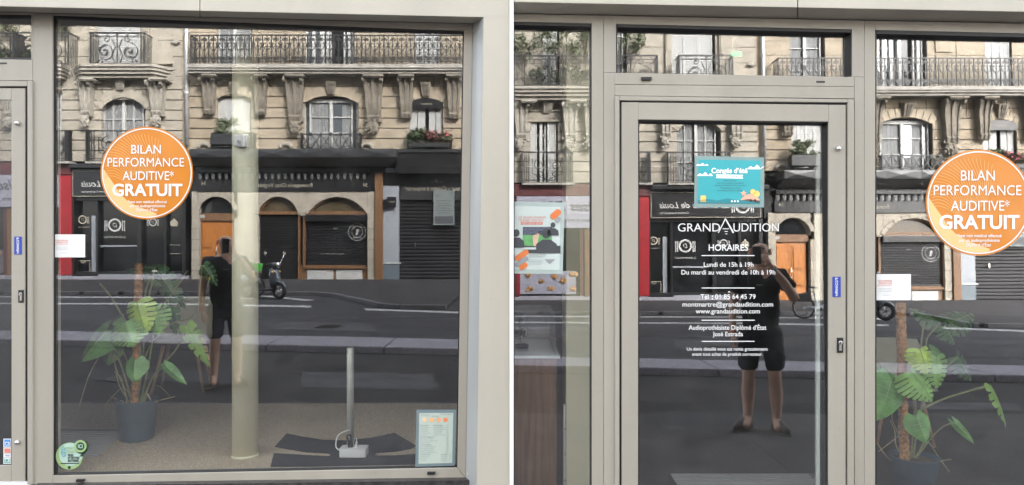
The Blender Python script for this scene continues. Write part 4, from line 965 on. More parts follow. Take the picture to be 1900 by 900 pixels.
# red pillar and neighbour shop
hb('red_pillar', 'red', (109.5, 133, 316, 510, -.3, .06)); hb('maroon_fascia', 'maroon', (-190, 133, 302, 324, -.3, .12), bevel=.02)
sgn = hb('sign_panel', 'sign_grey', (-115, 109, 324.5, 384, -.3, .1))
t = MB(); fn = vf(.107); text(t, 'Friandises D\u2019Asie', 96, -100, 352, 18, fn, .012, .35); text(t, 'Plats à emporter', 30, -60, 372, 6, fn, .01, .25); t.build('lettering', 'poster_dark', sgn)
hb('shop_glazing', 'shopglass', (-115, 109, 385, 512, -.36, -.3)); hb('shop_frame', 'maroon', (-190, -108, 324.5, 512, -.3, .03), (8, 14, 385, 512, -.3, -.05))
fp = hb('food_picture', 'sign_grey', (-106, -2, 464, 507, -.3, .02)); hb('picture_edge', 'red', (-112, -106.2, 462, 509, -.3, .03))
for i, (cx, cy) in enumerate(((-90, 471), (-68, 484), (-41, 474), (-48, 497), (-24, 482), (-8, 470), (-8, 497), (-88, 498))):
    k = MB(); p = V(cx, cy, .03); rr = random.uniform(.14, .2); k.ball((p.x, p.y - .06, p.z), (rr * 1.2, .08, rr * .7), 10, 6)
    for _ in range(6): k.ball((p.x + random.uniform(-.12, .12), p.y, p.z + random.uniform(-.06, .08)), random.uniform(.04, .08), 6, 5)
    k.build('food_relief', 'food', fp)
hb('shop_plinth', 'granite', (-190, 133, 510.5, 522, -.3, .02), (133.5, 350, 512.3, 522, -.3, .0))
hb('brown_pillar', 'wood_trim', (14.5, 32, 385, 512, -.3, .02)); hb('grey_panel', 'panel_grey', (33, 60, 390, 490, -.3, -.1))
# roof, out of view, set low to let in more skylight
rf_ = MB(); x0, x1 = V(-190, 0).x, V(880, 0).x
rf_.prism([(x0, -FD - .2, 12.7), (x0, -FD - 3, 13.6), (x0, -FD - 9, 13.6), (x0, -FD - 9, 12.7)], [(x1, -FD - .2, 12.7), (x1, -FD - 3, 13.6), (x1, -FD - 9, 13.6), (x1, -FD - 9, 12.7)]).build('roof', 'zinc', house)

# --- plants on the balconies (things of their own)
def foliage(name, c, size, n, m, label, cat, group, leaf=.07, stems=None, flowers=0, box=None, trunk=None):
    o = thing(name, (c[0], c[1], c[2]), label, cat, group); k = MB(); fl = MB(); rnd = random.Random(label)
    blobs = [(rnd.uniform(-1, 1), rnd.uniform(-.6, .6), rnd.uniform(.1, 1)) for _ in range(11)]
    for i in range(n):
        b = rnd.choice(blobs); v = Vector((rnd.gauss(0, 1), rnd.gauss(0, 1), rnd.gauss(0, 1))).normalized() * rnd.uniform(.1, .42)
        p = Vector((c[0] + (b[0] * .72 + v.x) * size[0], c[1] + (b[1] + v.y) * size[1], c[2] + (trunk or 0) + (b[2] * .75 + v.z * .6 + .05) * size[2]))
        u = Vector((rnd.uniform(-1, 1), rnd.uniform(-1, 1), rnd.uniform(-.4, 1))).normalized(); w = u.cross(Vector((rnd.uniform(-1, 1), rnd.uniform(-1, 1), rnd.uniform(-1, 1)))).normalized()
        s = leaf * rnd.uniform(.6, 1.4); t_ = fl if rnd.random() < flowers and b[0] > -.2 else k
        t_.add([p - w * s * .4, p + u * s, p + w * s * .4, p - u * s * .8], [(0, 1, 2, 3)])
    k.build('foliage', m, o)
    if fl.v: fl.build('blossom', 'flower', o)
    st = MB()
    for b in blobs[:7]:
        e = Vector((c[0] + b[0] * .72 * size[0], c[1] + b[1] * size[1], c[2] + (trunk or 0) + b[2] * .75 * size[2]))
        base = Vector((c[0], c[1], c[2])) if trunk else Vector((lerp(c[0], e.x, .6), c[1], c[2]))
        mid = Vector((c[0], c[1], c[2] + trunk)) if trunk else base.lerp(e, .5)
        st.tube([base, mid, e], [.03, .022, .008], 5)
    st.build('trunk' if trunk else 'stems', 'bark', o)
    if box: MB().box(c[0] - box[0], c[0] + box[0], c[1] - box[1], c[1] + box[1], c[2] - box[2], c[2] + .02).build('planter', 'dark_metal', o)
    return o
plants = []
p = V(422, 268, .55); plants.append(foliage('potted_shrub', (p.x, p.y + .05, p.z + .4), (.62, .3, .75), 800, 'shrub2', 'grey green windswept shrub on the ledge above the dark canopy', 'plant', 'balcony plants', .08, box=(.6, .2, .42)))
p = V(797, 275, .5); plants.append(foliage('flower_box', (p.x, p.y + .12, p.z + .16), (.98, .4, .95), 1700, 'shrub', 'window box of green leaves and pink flowers above the delicatessen', 'plant', 'balcony plants', .085, flowers=.34, box=(.8, .12, .14)))
for i, (px, h) in enumerate(((-95, 1.2), (-34, 1.35), (104, 1.3), (20, 1.2))):
    p = V(px, 119, .45)
    plants.append(foliage('balcony_tree', (p.x, p.y, p.z), (.75, .35, 1.3), 620, 'shrub2', ('small leafy tree at the far end of the bow balcony', 'taller small tree beside the shutters of the bow balcony', 'small round tree at the near corner of the bow balcony', 'small tree in the middle of the bow balcony')[i], 'tree', 'small trees on the bow balconies', .075, trunk=h))
for i, px in enumerate((-60, 0, 70)):
    p = V(px, 119, .45); plants.append(foliage('balcony_bush', (p.x, p.y, p.z + .1), (.75, .3, .8), 420, 'shrub', ('dark bush behind the bow railing below the leftmost tree', 'dark bush in the middle behind the bow railing', 'dark bush at the near end behind the bow railing')[i], 'bush', 'bushes behind the bow railings', .07))
# the twin house next door along the street, seen in the door bay
shift = 1070 * PXM
tw = copy_tree(house); tw.location.x += shift; tw['label'] = 'limestone town house with bow balconies above a black restaurant, mirrored in the glass door'
for p in plants:
    q = copy_tree(p); q.location.x += shift * (FD + D - .5) / (FD + D); q['label'] = p['label'] + ', in the door bay'
    p['label'] = p['label'] + ', in the left window'
# ================================================================== STICKERS, NOTICES AND LETTERING ON THE GLASS
FL = lambda o: (lambda a, b: W(a, b, -.004 - o))
FR = lambda o: (lambda a, b: GR(a, b, .004 + o))
def orange_sticker(cx, cy, r, F, label):
    o = thing('round_sticker', F(.001)(cx, cy + r), label, 'sticker', 'round orange offer stickers on the glass')
    f0, f1, f2, f3 = F(.001), F(.002), F(.003), F(.004); s = r / 86.
    MB().poly(disc(cx, cy, r, f0, 64)).build('disc', 'orange', o)
    k = MB(); ringband(k, cx, cy, r * .945, r * .968, f2, 72); k.build('white_ring', 'print_white', o)
    k = MB()                             # cream swoosh along the lower left rim
    out = [(math.pi * (1.03 - .60 * i / 20)) for i in range(21)]
    rim = [(cx + r * .94 * math.cos(a), cy + r * .94 * math.sin(a)) for a in out]
    inn = [(cx + s * q[0], cy + s * q[1]) for q in ((18, 75), (-2, 68), (-22, 60), (-38, 50), (-50, 38), (-60, 22), (-70, 8))]
    k.poly([f1(*p) for p in rim + inn]); k.build('cream_swoosh', 'cream_print', o)
    k = MB()                             # fan of fine wavy lines
    for j in range(26):
        pts = []
        for i in range(15):
            t = i / 14; a = math.pi * (1.02 + .028 * j) + .22 * math.sin(t * 3.4 + j * .05)
            q = r * (.2 + .73 * t); px, py = cx - s * 14 + (q - 0) * math.cos(a) * 1.0, cy + s * 22 + q * math.sin(a) * 1.18
            if math.hypot(px - cx, py - cy) < r * .935: pts.append((px, py))
        for p, q_ in zip(pts[:-1], pts[1:]):
            dx, dy = q_[0] - p[0], q_[1] - p[1]; L = math.hypot(dx, dy) or 1; w = .3 * s
            k.add([f1(p[0] - dy / L * w, p[1] + dx / L * w), f1(q_[0] - dy / L * w, q_[1] + dx / L * w), f1(q_[0] + dy / L * w, q_[1] - dx / L * w), f1(p[0] + dy / L * w, p[1] - dx / L * w)], [(0, 1, 2, 3)])
    k.build('wave_lines', 'orange_line', o)['kind'] = 'stuff'
    t = MB()
    def tx(b, x0, x1, base, cap, bold): text(t, b, cx + x0 * s, cx + x1 * s, cy + base * s, cap * s, f3, bold)
    tx('BILAN', -29, 26, -36, 16, .004); tx('PERFORMANCE', -73, 69, -12, 16, .004); tx('AUDITIVE*', -45, 50, 13, 16, .004); tx('GRATUIT', -64, 66, 42, 21, .03)
    tx('*test non médical effectué', -35, 37, 56, 5, .012); tx('par un audioprothésiste', -32, 34, 63.5, 5, .012); tx('Diplômé d\u2019État', -20, 20, 71, 5.2, .012)
    t.build('lettering', 'print_white', o); return o
orange_sticker(272.5, 321, 86, FL, 'round orange BILAN GRATUIT sticker on the left display window, seen whole')
orange_sticker(1816, 376, 98.5, FR, 'larger round orange BILAN GRATUIT sticker on the right display window')
def booking_card(x0, y0, x1, y1, F, label):
    o = thing('booking_card', F(.001)((x0 + x1) / 2, y1), label, 'card', 'white booking cards on the glass'); w, h = x1 - x0, y1 - y0
    f = F(.001); q = rect(x0, y0, x1, y1, f); MB().prism(q, [v + Vector((0, -.0012, 0)) for v in q]).build('card', 'white', o)
    f1 = F(.0032); t = MB()
    for i, b in enumerate(('POUR PRENDRE', 'RENDEZ-VOUS', 'DÈS MAINTENANT')):
        text(t, b, x0 + w * (.08 + .03 * (i == 1)) - (1 if i == 2 else 0), x0 + w * .475, y0 + h * (.29 + .085 * i), h * .055, f1, .02)
    t.build('red_lettering', 'red_print', o); k = MB()
    for i, b in enumerate(('Scannez ce code ou', 'rendez-vous sur notre site', 'internet grandaudition', ' ')):
        if b.strip(): text(k, b, x0 + w * .1, x0 + w * .475, y0 + h * (.56 + .06 * i), h * .032, f1)
    text(k, 'grandaudition.com', x0 + w * .22, x0 + w * .475, y0 + h * .82, h * .03, f1); k.build('grey_lettering', 'print_grey', o)
booking_card(98, 435, 158, 477.5, FL, 'small white booking card at the left edge of the left display window')
booking_card(1623.6, 508.5, 1690, 557, FR, 'small white booking card at the left edge of the right display window')
# battery collection sticker
o = thing('battery_sticker', FL(.001)(132, 870), 'round green battery collection sticker low in the left window corner', 'sticker')
f0, f1, f2, f3 = FL(.001), FL(.002), FL(.003), FL(.004)
MB().poly(disc(128.5, 846.5, 25, f0, 40)).build('disc', 'sage', o); MB().poly(disc(131, 843, 21.5, f1, 40)).build('pale_field', 'sage_pale', o)
k = MB(); k.poly(disc(150.5, 830, 12.5, f1, 28)); k.poly([f1(146, 848), f1(154, 846), f1(161, 836), f1(161, 828), f1(158, 838), f1(152, 842)]); k.build('arrow_shadow', 'bottle', o)
k = MB(); k.poly(disc(149, 828, 11.5, f2, 28)); k.build('ici_ring', 'sage', o); MB().poly(disc(149, 828, 7.6, f3, 24)).build('ici_field', 'bottle', o)
t = MB(); text(t, 'ICI', 144.5, 153.5, 831.3, 6.6, FL(.005), .03); t.build('ici_lettering', 'sage_pale', o)
t = MB(); text(t, 'POINT', 122.5, 136, 833.6, 4, f3, .03); text(t, 'COLLECTE', 122.5, 144, 840, 4, f3, .03); t.build('green_lettering', 'sage', o)
t = MB(); text(t, 'PILES', 126, 136, 846.5, 4, f3, .04); text(t, 'ET PETITES', 126, 147, 851.8, 4, f3, .04); text(t, 'BATTERIES', 126, 146, 857, 4, f3, .04)
t.poly(rect(112, 859, 147, 860.6, f3)); t.poly(rect(126, 865, 131, 870, f3)); t.build('black_lettering', 'print_black', o)
k = MB(); k.poly([f3(113, 828), f3(117, 827), f3(121, 832), f3(123, 846), f3(117, 849), f3(113, 842)]); k.build('battery_picture', mat('teal_grey_print', (.2, .36, .36), .5, 0, .5, 200), o)
# opening hours on the door
o = thing('door_lettering', FR(.001)(1350, 660), 'white vinyl logo and opening hours lettering on the glass shop door', 'lettering')
f = FR(.0012); t = MB()
text(t, 'GRAND', 1258, 1336, 429.5, 15, f, -.004); text(t, 'UDITION', 1361, 1445, 429.5, 15, f, -.004)
def strokes(k, segs, f):
    for (a, b, w0, w1) in segs:
        dx, dy = b[0] - a[0], b[1] - a[1]; L = math.hypot(dx, dy)
        nx, ny = -dy / L, dx / L
        k.add([f(a[0] - nx * w0, a[1] - ny * w0), f(b[0] - nx * w1, b[1] - ny * w1), f(b[0] + nx * w1, b[1] + ny * w1), f(a[0] + nx * w0, a[1] + ny * w0)], [(0, 1, 2, 3)])
strokes(t, [((1333, 432), (1346.5, 405), .8, .9), ((1345.5, 405), (1361, 432), 1.0, 1.5), ((1341, 424.5), (1353, 424.5), .7, .7), ((1344.5, 429.5), (1350.5, 429.5), .6, .6), ((1346, 434), (1349.5, 434), .6, .6)], f)
t.build('logo', 'print_white', o); t = MB()
k = MB(); text(k, 'HORAIRES', 1315, 1388, 465, 11.2, f, .012); k.build('lettering', 'print_white', o)
for b, x0, x1, base, cap in (('Lundi de 15h à 19h', 1306, 1398, 495, 8.3), ('Du mardi au vendredi de 10h à 19h', 1264.5, 1438.5, 509.3, 8.3), ('Tél', 1300, 1314.5, 554.7, 8.6), (':', 1321, 1323, 554.7, 8.6), ('01 85 64 45 79', 1327, 1402, 554.7, 8.6), ('montmartre@grandaudition.com', 1266.5, 1434.5, 568.8, 8.3), ('www.grandaudition.com', 1291, 1410, 581.5, 8.3),
                            ('Audioprothésiste Diplômé d\u2019État', 1278, 1422, 611.8, 8.2), ('José Estrada', 1322.5, 1378.5, 623.8, 8), ('Un devis détaillé vous est remis gratuitement', 1274.5, 1424.5, 650.5, 5.9), ('avant tout achat de produit correcteur.', 1284.5, 1415, 660, 5.9)):
    k = MB(); text(k, b, x0, x1, base, cap, f, .008); k.build('lettering', 'print_white', o)
for yy in (474.3, 534.5, 594.3, 633.5): MB().poly(rect(1302, yy - .9, 1400, yy + .7, f)).build('rule', 'print_white', o)
# holiday poster in a frosted sleeve on the door
o = thing('holiday_poster', FR(.001)(1354, 380), 'teal Congés d\u2019été summer holiday poster in a clear sleeve on the door', 'poster')
f0, f1, f2, f3, f4 = FR(.001), FR(.003), FR(.0042), FR(.0054), FR(.0066)
q = [f0(1288, 384), f0(1417.5, 385), f0(1417.5, 292), f0(1289, 289)]; MB().prism(q, [v + Vector((0, -.001, 0)) for v in q]).build('sleeve', 'frosted', o)
MB().poly([f1(1295, 377), f1(1410.5, 378.5), f1(1411.5, 298), f1(1296, 296)]).build('sheet', 'teal', o)
k = MB()
for cx, cy, w, h in ((1303, 305, 12, 5), (1308, 323, 15, 7), (1404, 310, 18, 8)):
    k.poly([f2(cx - w, cy + h * .5)] + [f2(cx - w + 2 * w * i / 10, cy + h * .4 - h * abs(math.sin(i * .9)) * (1 - abs(i / 5 - 1) * .6)) for i in range(1, 10)] + [f2(cx + w if cx < 1400 else 1411, cy + h * .5)])
k.build('cloud', 'scr_white', o)
k = MB(); k.poly([f2(1295, 377), f2(1410, 378), f2(1410, 372), f2(1390, 369), f2(1372, 372), f2(1350, 368), f2(1330, 372), f2(1312, 369), f2(1295, 372)]); k.build('hill_print', 'teal_dark', o)
t = MB(); text(t, 'Congés d\u2019été', 1320, 1387, 321, 9, f3, .03); t.poly([f2(1328, 323.5), f2(1379, 324.5), f2(1377, 328), f2(1379, 331.5), f2(1328, 330.5), f2(1330, 327)])
t.build('title', 'scr_white', o)
t = MB(); text(t, 'votre centre auditif sera', 1336, 1371, 328.6, 2.4, f4)
for i, (a, b) in enumerate(((1342, 1366), (1330, 1380), (1326, 1383), (1336, 1374), (1331, 1377))): text(t, ('fermé du 5 au 24 août', 'Pour toute urgence contactez le', 'centre au 01 85 64 45 79 ou par mail', 'Toute l\u2019équipe vous souhaite', 'de très bonnes vacances ensoleillées')[i], a, b, 336 + i * 4.6, 2.2, f3)
t.build('small_lettering', 'poster_dark', o)
k = MB(); k.poly([f2(1374, 371), f2(1382, 362), f2(1392, 360), f2(1404, 364), f2(1410, 372), f2(1408, 376)])
k.poly([f3(1380 + 6.5 * (1 if i % 2 else .42) * math.cos(i * .6283 + .3), 359 + 6.5 * (1 if i % 2 else .42) * math.sin(i * .6283 + .3)) for i in range(10)]); k.build('hat_and_starfish', 'scr_pink', o)
k = MB(); k.poly(disc(1397, 356, 5, f3, 12)); k.poly(disc(1404, 360, 6, f3, 12)); k.poly(rect(1300, 363, 1310, 375, f2)); k.build('sandals_and_glass', 'scr_yellow', o)
k = MB(); k.poly(disc(1393, 372, 2.6, f4, 10)); k.poly(disc(1401, 372, 2.6, f4, 10)); k.build('sunglasses', 'poster_dark', o)
k = MB()
for xx in (1358, 1363.5, 1369): k.poly(disc(xx, 373.5, 1.8, f3, 10))
k.build('round_mark', 'scr_white', o)
# flyer in the side window
o = thing('flyer', FR(.001)(1000, 508), 'white flyer with people watching football, in a sleeve in the side window', 'flyer')
q = [f0(953.6, 507.5), f0(1044, 508), f0(1047.5, 376), f0(953.6, 374)]; MB().prism(q, [v + Vector((0, -.001, 0)) for v in q]).build('sleeve', mat('pale_green_sleeve', (.36, .43, .4), .4, 0, .05), o)
MB().poly([f1(954, 500), f1(1038, 501), f1(1040, 384), f1(954, 382)]).build('sheet', 'poster_white', o)
t = MB(); text(t, 'LES GRANDS MOMENTS', 962, 1013, 405.5, 4, f2, .02); text(t, 'TÉLÉVISÉS MÉRITENT', 962, 1009, 411, 4, f2, .02); t.build('red_lettering', 'red_print', o)
MB().poly(rect(966, 412, 1007, 417, f2)).build('red_bar', 'red_print', o); t = MB(); text(t, 'MEILLEUR SON', 968, 1005, 416.3, 3.4, f3, .03); t.build('bar_lettering', 'poster_white', o)
MB().poly(rect(970, 421, 1024, 460, f2)).build('screen_print', 'poster_green', o); MB().poly(rect(970, 421, 1024, 436, f3)).build('crowd_print', mat('crowd_print', (.09, .1, .14), .5, 0, .7, 120), o)
def person_print(cx, cy, s, nm='viewer_print'):
    k = MB(); k.poly([f4(cx - 22 * s, cy + 38 * s), f4(cx - 20 * s, cy + 20 * s), f4(cx - 8 * s, cy + 11 * s), f4(cx + 8 * s, cy + 11 * s), f4(cx + 20 * s, cy + 20 * s), f4(cx + 22 * s, cy + 38 * s)])
    k.poly([f4(cx + 9 * s * math.cos(i * .4189), cy - 1 * s + 10 * s * math.sin(i * .4189)) for i in range(15)]); k.build(nm, 'poster_dark', o)
person_print(1014, 434, .95); person_print(1026, 418, .5); person_print(958, 433, .7)
k = MB(); k.poly([f3(990, 456), f3(988, 440), f3(994, 430), f3(1003, 428), f3(1000, 438), f3(995, 458)]); k.build('arm_print', 'poster_skin', o)
MB().poly(rect(972, 456, 1040, 470, f3)).build('sofa_print', 'poster_dark', o); MB().poly(rect(970, 459, 995, 463, f4)).build('table_print', 'poster_white', o)
def pill(k, x0, y0, x1, y1, w, f):
    a = math.atan2(y1 - y0, x1 - x0); k.poly([f(x1 + w * math.cos(a - 1.57 + i * .3142), y1 + w * math.sin(a - 1.57 + i * .3142)) for i in range(11)] + [f(x0 + w * math.cos(a + 1.57 + i * .3142), y0 + w * math.sin(a + 1.57 + i * .3142)) for i in range(11)])
M['orange_print'] = mat('orange_print', (.62, .17, .045), .5, 0, .05)
for a in ((1027, 401, 1035, 394, 6), (960, 479, 976, 468, 5), (968, 496, 974, 492, 5)): k = MB(); pill(k, *a, f4); k.build('orange_shape', 'orange_print', o)
k = MB(); pill(k, 1034, 409, 1036, 407, 4.5, f4); pill(k, 960, 491, 976, 480, 4.5, f3); k.poly([f3(1010, 481), f3(1031, 481), f3(1020, 490)]); k.build('grey_shape', 'print_grey', o)
t = MB(); text(t, 'VENEZ LES TESTER', 981, 1013, 474.5, 3.2, f3); text(t, 'GRATUITEMENT', 981, 1011, 478, 2.6, f3)
for i in range(4): text(t, ('Bénéficiez de notre essai', 'sans engagement pendant un', 'mois dans votre centre de', 'correction auditive')[i], 981, 1007 - 3 * (i == 3), 483 + i * 2.6, 1.7, f3)
t.build('small_lettering', 'print_grey', o)
# price list in a sleeve, lower right of the left window
o = thing('price_list', FL(.001)(808, 866), 'framed price list with four orange dots in the left window corner', 'notice')
f0, f1, f2, f3 = FL(.0012), FL(.0026), FL(.0038), FL(.005)
q = [f0(770.5, 866), f0(844, 864), f0(847, 760), f0(773, 760)]; MB().prism(q, [v + Vector((0, -.001, 0)) for v in q]).build('sleeve', 'sleeve', o)
MB().poly([f1(776.5, 860.5), f1(839, 859), f1(841, 766), f1(778, 766.5)]).build('sheet', 'paper', o)
for i, xx in enumerate((788, 801, 814, 826.5)):
    MB().poly(disc(xx, 779, 4.2, f2, 18)).build('orange_dot', mat('dot_print', [(.78, .5, .3), (.8, .42, .2), (.8, .36, .16), (.78, .24, .1)][i], .5), o)
t = MB(); rnd = random.Random(3)
text(t, 'GRANDAUDITION', 780, 797, 771.2, 2.6, f2); text(t, 'NOS TARIFS', 801, 814, 773.5, 2.4, f2, .02); text(t, 'TARIFS EN VIGUEUR', 817, 838, 770, 2.4, f2)
words = ['Appareil auditif', 'Bilan auditif complet', 'Contrôle et réglages', 'Pile et batterie', 'Embout sur mesure', 'Protection auditive', 'Entretien annuel', 'Essai sans engagement']
for i in range(19):
    yy = 790 + i * 3.6
    two = i < 6 or i > 14
    head = i in (0, 6, 10, 15)
    text(t, rnd.choice(words), 780, rnd.uniform(790, 799) if two else rnd.uniform(797, 812), yy, 1.9, f2, .03 if head else 0)
    if two: text(t, rnd.choice(words), 804 if i < 6 else 818, rnd.uniform(818, 828) if i < 6 else rnd.uniform(827, 832), yy, 1.9, f2, .03 if head else 0)
    text(t, '%d,00' % rnd.randint(10, 99), 828 if not (i > 14) else 833.5, 832 if not (i > 14) else 837, yy, 1.9, f2)
t.build('lettering', 'print_grey', o)

# ================================================================== THINGS BEHIND THE GLASS
def on(px, py, z): r = (ZC - z) * S / (py - 450); return Vector(((px - 950) / S * r, (r - 1) * D, z))   # a point on a floor at height z
# left room
c0 = on(455, 846, FZL)
o = thing('column', c0, 'round cream column standing behind the left display window', 'column')
rr = 23 * (D + c0.y) / D / S
MB().lathe([(rr, .004), (rr, 2.64)], c0, 40).build('shaft', 'column', o, smooth=True)
MB().lathe([(rr + .004, .001), (rr + .004, .012), (rr + .001, .014)], c0, 40).build('base_ring', 'column', o, smooth=True)
MB().lathe([(rr + .001, 0), (rr + .012, .02), (rr + .012, .045)], c0 + Vector((0, 0, 2.60)), 40).build('collar', 'column', o, smooth=True)
w1 = W(447, 262, c0.y - rr - .02); q = MB().box(w1.x - .035, w1.x + .035, w1.y - .03, w1.y + .022, w1.z - .035, w1.z + .035).build('wall_sensor', 'white', o, bevel=.008)
MB().lathe([(.012, 0), (.012, -.008)], (w1.x, w1.y - .03, w1.z - .01), 12, 'y').build('sensor_lens', 'opp_grey', q)
# slim metal post on a cross-shaped black mat
pc = on(650, 830, FZL)
o = thing('display_post', pc, 'slim pale metal post rising from the black mat', 'post')
MB().lathe([(.023, .006), (.023, .64), (.02, .645)], pc, 18).build('tube', mat('pale_metal_tube', (.55, .56, .5), .4, .3, .05), o, smooth=True)
MB().lathe([(.035, .0055), (.035, .012), (.025, .02)], pc, 18).build('foot', 'steel', o)
k = MB()
def mat_poly(pts): return [on(p[0], p[1], FZL + .003) for p in pts]
cm = MB()
top = [(510, 829), (532, 805), (560, 811), (600, 817), (640, 818), (690, 813), (732, 804), (772, 828), (762, 833), (735, 838), (700, 840.5), (694, 844), (700, 846.5), (735, 846), (768, 843.5), (790, 842), (795, 866), (502, 866), (508, 842), (530, 843), (580, 846), (610, 847.5), (615, 844), (608, 841.5), (570, 839.5), (535, 834)]
b_ = mat_poly(top); cm.prism(b_, [v + Vector((0, 0, .004)) for v in b_])
tag(cm.build('floor_mat', 'mat_black'), 'black cut-out mat lying on the carpet behind the left window', 'mat')
pp = on(657, 846, FZL + .0075)
o = thing('power_box', pp, 'white power socket box with cables on the black mat', 'socket box')
MB().box(pp.x - .082, pp.x + .082, pp.y - .045, pp.y + .045, pp.z, pp.z + .05).build('box', 'white', o, bevel=.008)
MB().box(pp.x - .083, pp.x + .083, pp.y - .046, pp.y + .046, pp.z + .05, pp.z + .056).build('lid', 'white', o, bevel=.004)
MB().lathe([(.018, .056), (.016, .075), (.009, .08), (.008, .1)], (pp.x - .022, pp.y, pp.z), 12).build('plug', 'black', o)
MB().lathe([(.008, .056), (.006, .085), (.005, .09)], (pp.x + .015, pp.y, pp.z), 10).build('plug', 'cable', o)
def arcp(pts, n=18):
    out = []
    P = [Vector(p) for p in pts]; P = [P[0]] + P + [P[-1]]
    for i in range(1, len(P) - 2):
        for j in range(n // (len(P) - 3) + 1):
            t = j / (n // (len(P) - 3) + 1); a, b, c, d = P[i - 1], P[i], P[i + 1], P[i + 2]
            out.append(.5 * ((2 * b) + (c - a) * t + (2 * a - 5 * b + 4 * c - d) * t * t + (3 * b - a - 3 * c + d) * t ** 3))
    return out + [P[-1]]
MB().tube(arcp([pp + Vector((-.08, 0, .03)), pp + Vector((-.12, .03, .05)), pp + Vector((-.115, .08, .11)), pp + Vector((-.05, .12, .13))]), .004, 6).build('cable', 'cable', o, smooth=True)
MB().tube(arcp([pp + Vector((.015, 0, .088)), pp + Vector((.01, .02, .1)), pp + Vector((-.01, .06, .09)), pp + Vector((-.03, .1, .03))]), .004, 6).build('cable', 'cable', o, smooth=True)
MB().tube(arcp([pp + Vector((-.022, 0, .1)), pp + Vector((-.03, .03, .12)), pp + Vector((-.06, .07, .1)), pp + Vector((-.05, .12, .02))]), .005, 6).build('cable', 'black', o, smooth=True)
# entrance grille mat at the far left
for i in range(14):
    pass
gm = thing('entrance_mat', on(40, 800, FZL + .001), 'ribbed entrance mat behind the left door, at the carpet edge', 'mat')
for i in range(13):
    yy = .18 + i * .045; MB().box(W(-250, 0).x, W(96, 0).x + .08 - i * .012, .12 + yy, .12 + yy + .028, FZL + .004, FZL + .009).build('rib', 'opp_white', gm)
MB().box(W(-250, 0).x, W(60, 0).x - .002, .28, .95, FZL + .001, FZL + .0035).build('backing', 'black', gm)
# chairs
def chair(px, py, z, rz, label, s=1.):
    c = on(px, py, z); o = thing('chair', c, label, 'chair', 'olive shell chairs')
    k = MB(); n = 10
    prof = [(.22, .44), (.1, .43), (-.1, .42), (-.18, .45), (-.215, .52), (-.235, .62), (-.25, .74), (-.255, .82)]
    vs = []
    for y, zz in prof:
        w = .23 if zz < .8 else .19
        for i in range(n + 1): u = i / n * 2 - 1; vs.append((c.x + u * w, c.y + y + (.05 * u * u if zz > .5 else 0), c.z + zz + (.02 * u * u if zz < .5 else 0)))
    m_ = len(prof)
    fs = [(a * (n + 1) + i, a * (n + 1) + i + 1, (a + 1) * (n + 1) + i + 1, (a + 1) * (n + 1) + i) for a in range(m_ - 1) for i in range(n)]
    k.add(vs, fs); sh = k.build('shell', 'chair_olive', o, smooth=True); md = sh.modifiers.new('thickness', 'SOLIDIFY'); md.thickness = .012
    for sx in (-1, 1):
        for sy in (-1, 1):
            MB().tube([(c.x + sx * .13, c.y + sy * .12, c.z + .42), (c.x + sx * .21, c.y + sy * .2, c.z)], [.017, .011], 8).build('leg', 'chair_wood', o, smooth=True)
    o.rotation_euler.z = rz; return o
chair(338, 722, FZL, R(195), 'olive shell chair with beech legs behind the left plant'); chair(1668, 815, FZR, R(165), 'olive shell chair behind the plant in the right window')
# right room: counter, pale pier, partition edge, mat, exit sign
c1 = W(985, 640, .5)
o = thing('display_counter', (W(985, 0, .6).x, .6, 0), 'walnut display counter with a pale top in the side window', 'counter')
xa, xb = W(925, 0, .3).x + .09, W(1034, 0, .5).x
zt_ = W(0, 650, .45).z
MB().box(xa, xb - .02, .25, .95, 0, zt_ - .02).build('body', 'counter_wood', o, bevel=.004)
MB().box(xa, xb, .24, .97, zt_ - .018, zt_).build('top', 'counter_top', o, bevel=.003)
MB().box(xb - .03, xb - .024, .3, .9, zt_ + .001, zt_ + .25).box(xa, xb - .03, .9, .906, zt_ + .001, zt_ + .25).build('glass_screen', 'pane', o)
o = thing('device_stand', (W(968, 0, .55).x, .55, zt_), 'small dark hearing device stand on the display counter', 'stand')
cx = W(968, 0, .55).x
MB().lathe([(.045, .001), (.045, .02), (.03, .028)], (cx, .55, zt_), 18).build('base', 'black', o)
MB().lathe([(.004, .028), (.004, .09)], (cx, .55, zt_), 8).build('rod', 'steel', o)
MB().ball((cx - .004, .55, zt_ + .1), (.016, .012, .022)).build('device', 'black', o); MB().tube(arcp([(cx + .004, .55, zt_ + .115), (cx + .03, .55, zt_ + .12), (cx + .025, .55, zt_ + .08)]), .003, 6).build('ear_hook', 'cable', o)
o = thing('pier', W(1068, 940, .3), 'pale painted pier inside the side window next to the door frame', 'pier')
x0, x1 = W(1050, 0, .3).x, W(1096, 0, .3).x + .12
MB().box(x0, x1, .3, .62, FZR + .001, 2.97).build('shaft', 'column', o, bevel=.006)
for i in range(4): MB().box(x0 - .014, x0 - .002, .31, .34, FZR + .02 + i * .16, FZR + .165 + i * .16).build('cable_cover', 'white', o)
o = thing('glass_partition', W(1525, 960, .55), 'clear glass partition with a pale strip as edge glare behind the door', 'partition')
x0 = W(1518, 0, .55).x
MB().box(x0 - .012, x0 + .012, .55, .57, FZR + .001, W(0, 285, .55).z).build('edge_strip', mat('edge_glare_tone', (.72, .78, .7), .3, 0, .04), o)  # pale colour stands in for glare along the glass edge
MB().box(x0 + .035, x0 + .05, .58, .6, FZR + .001, 2.5).build('edge_strip', 'panel_grey', o)
MB().box(x0 - .004, x0 + .004, .572, 1.9, FZR + .001, W(0, 285, .55).z).build('glass_sheet', 'pane', o)
gm = thing('entrance_mat', (W(1370, 0, .5).x, .6, FZR), 'dark ribbed entrance mat on the floor behind the glass door', 'mat')
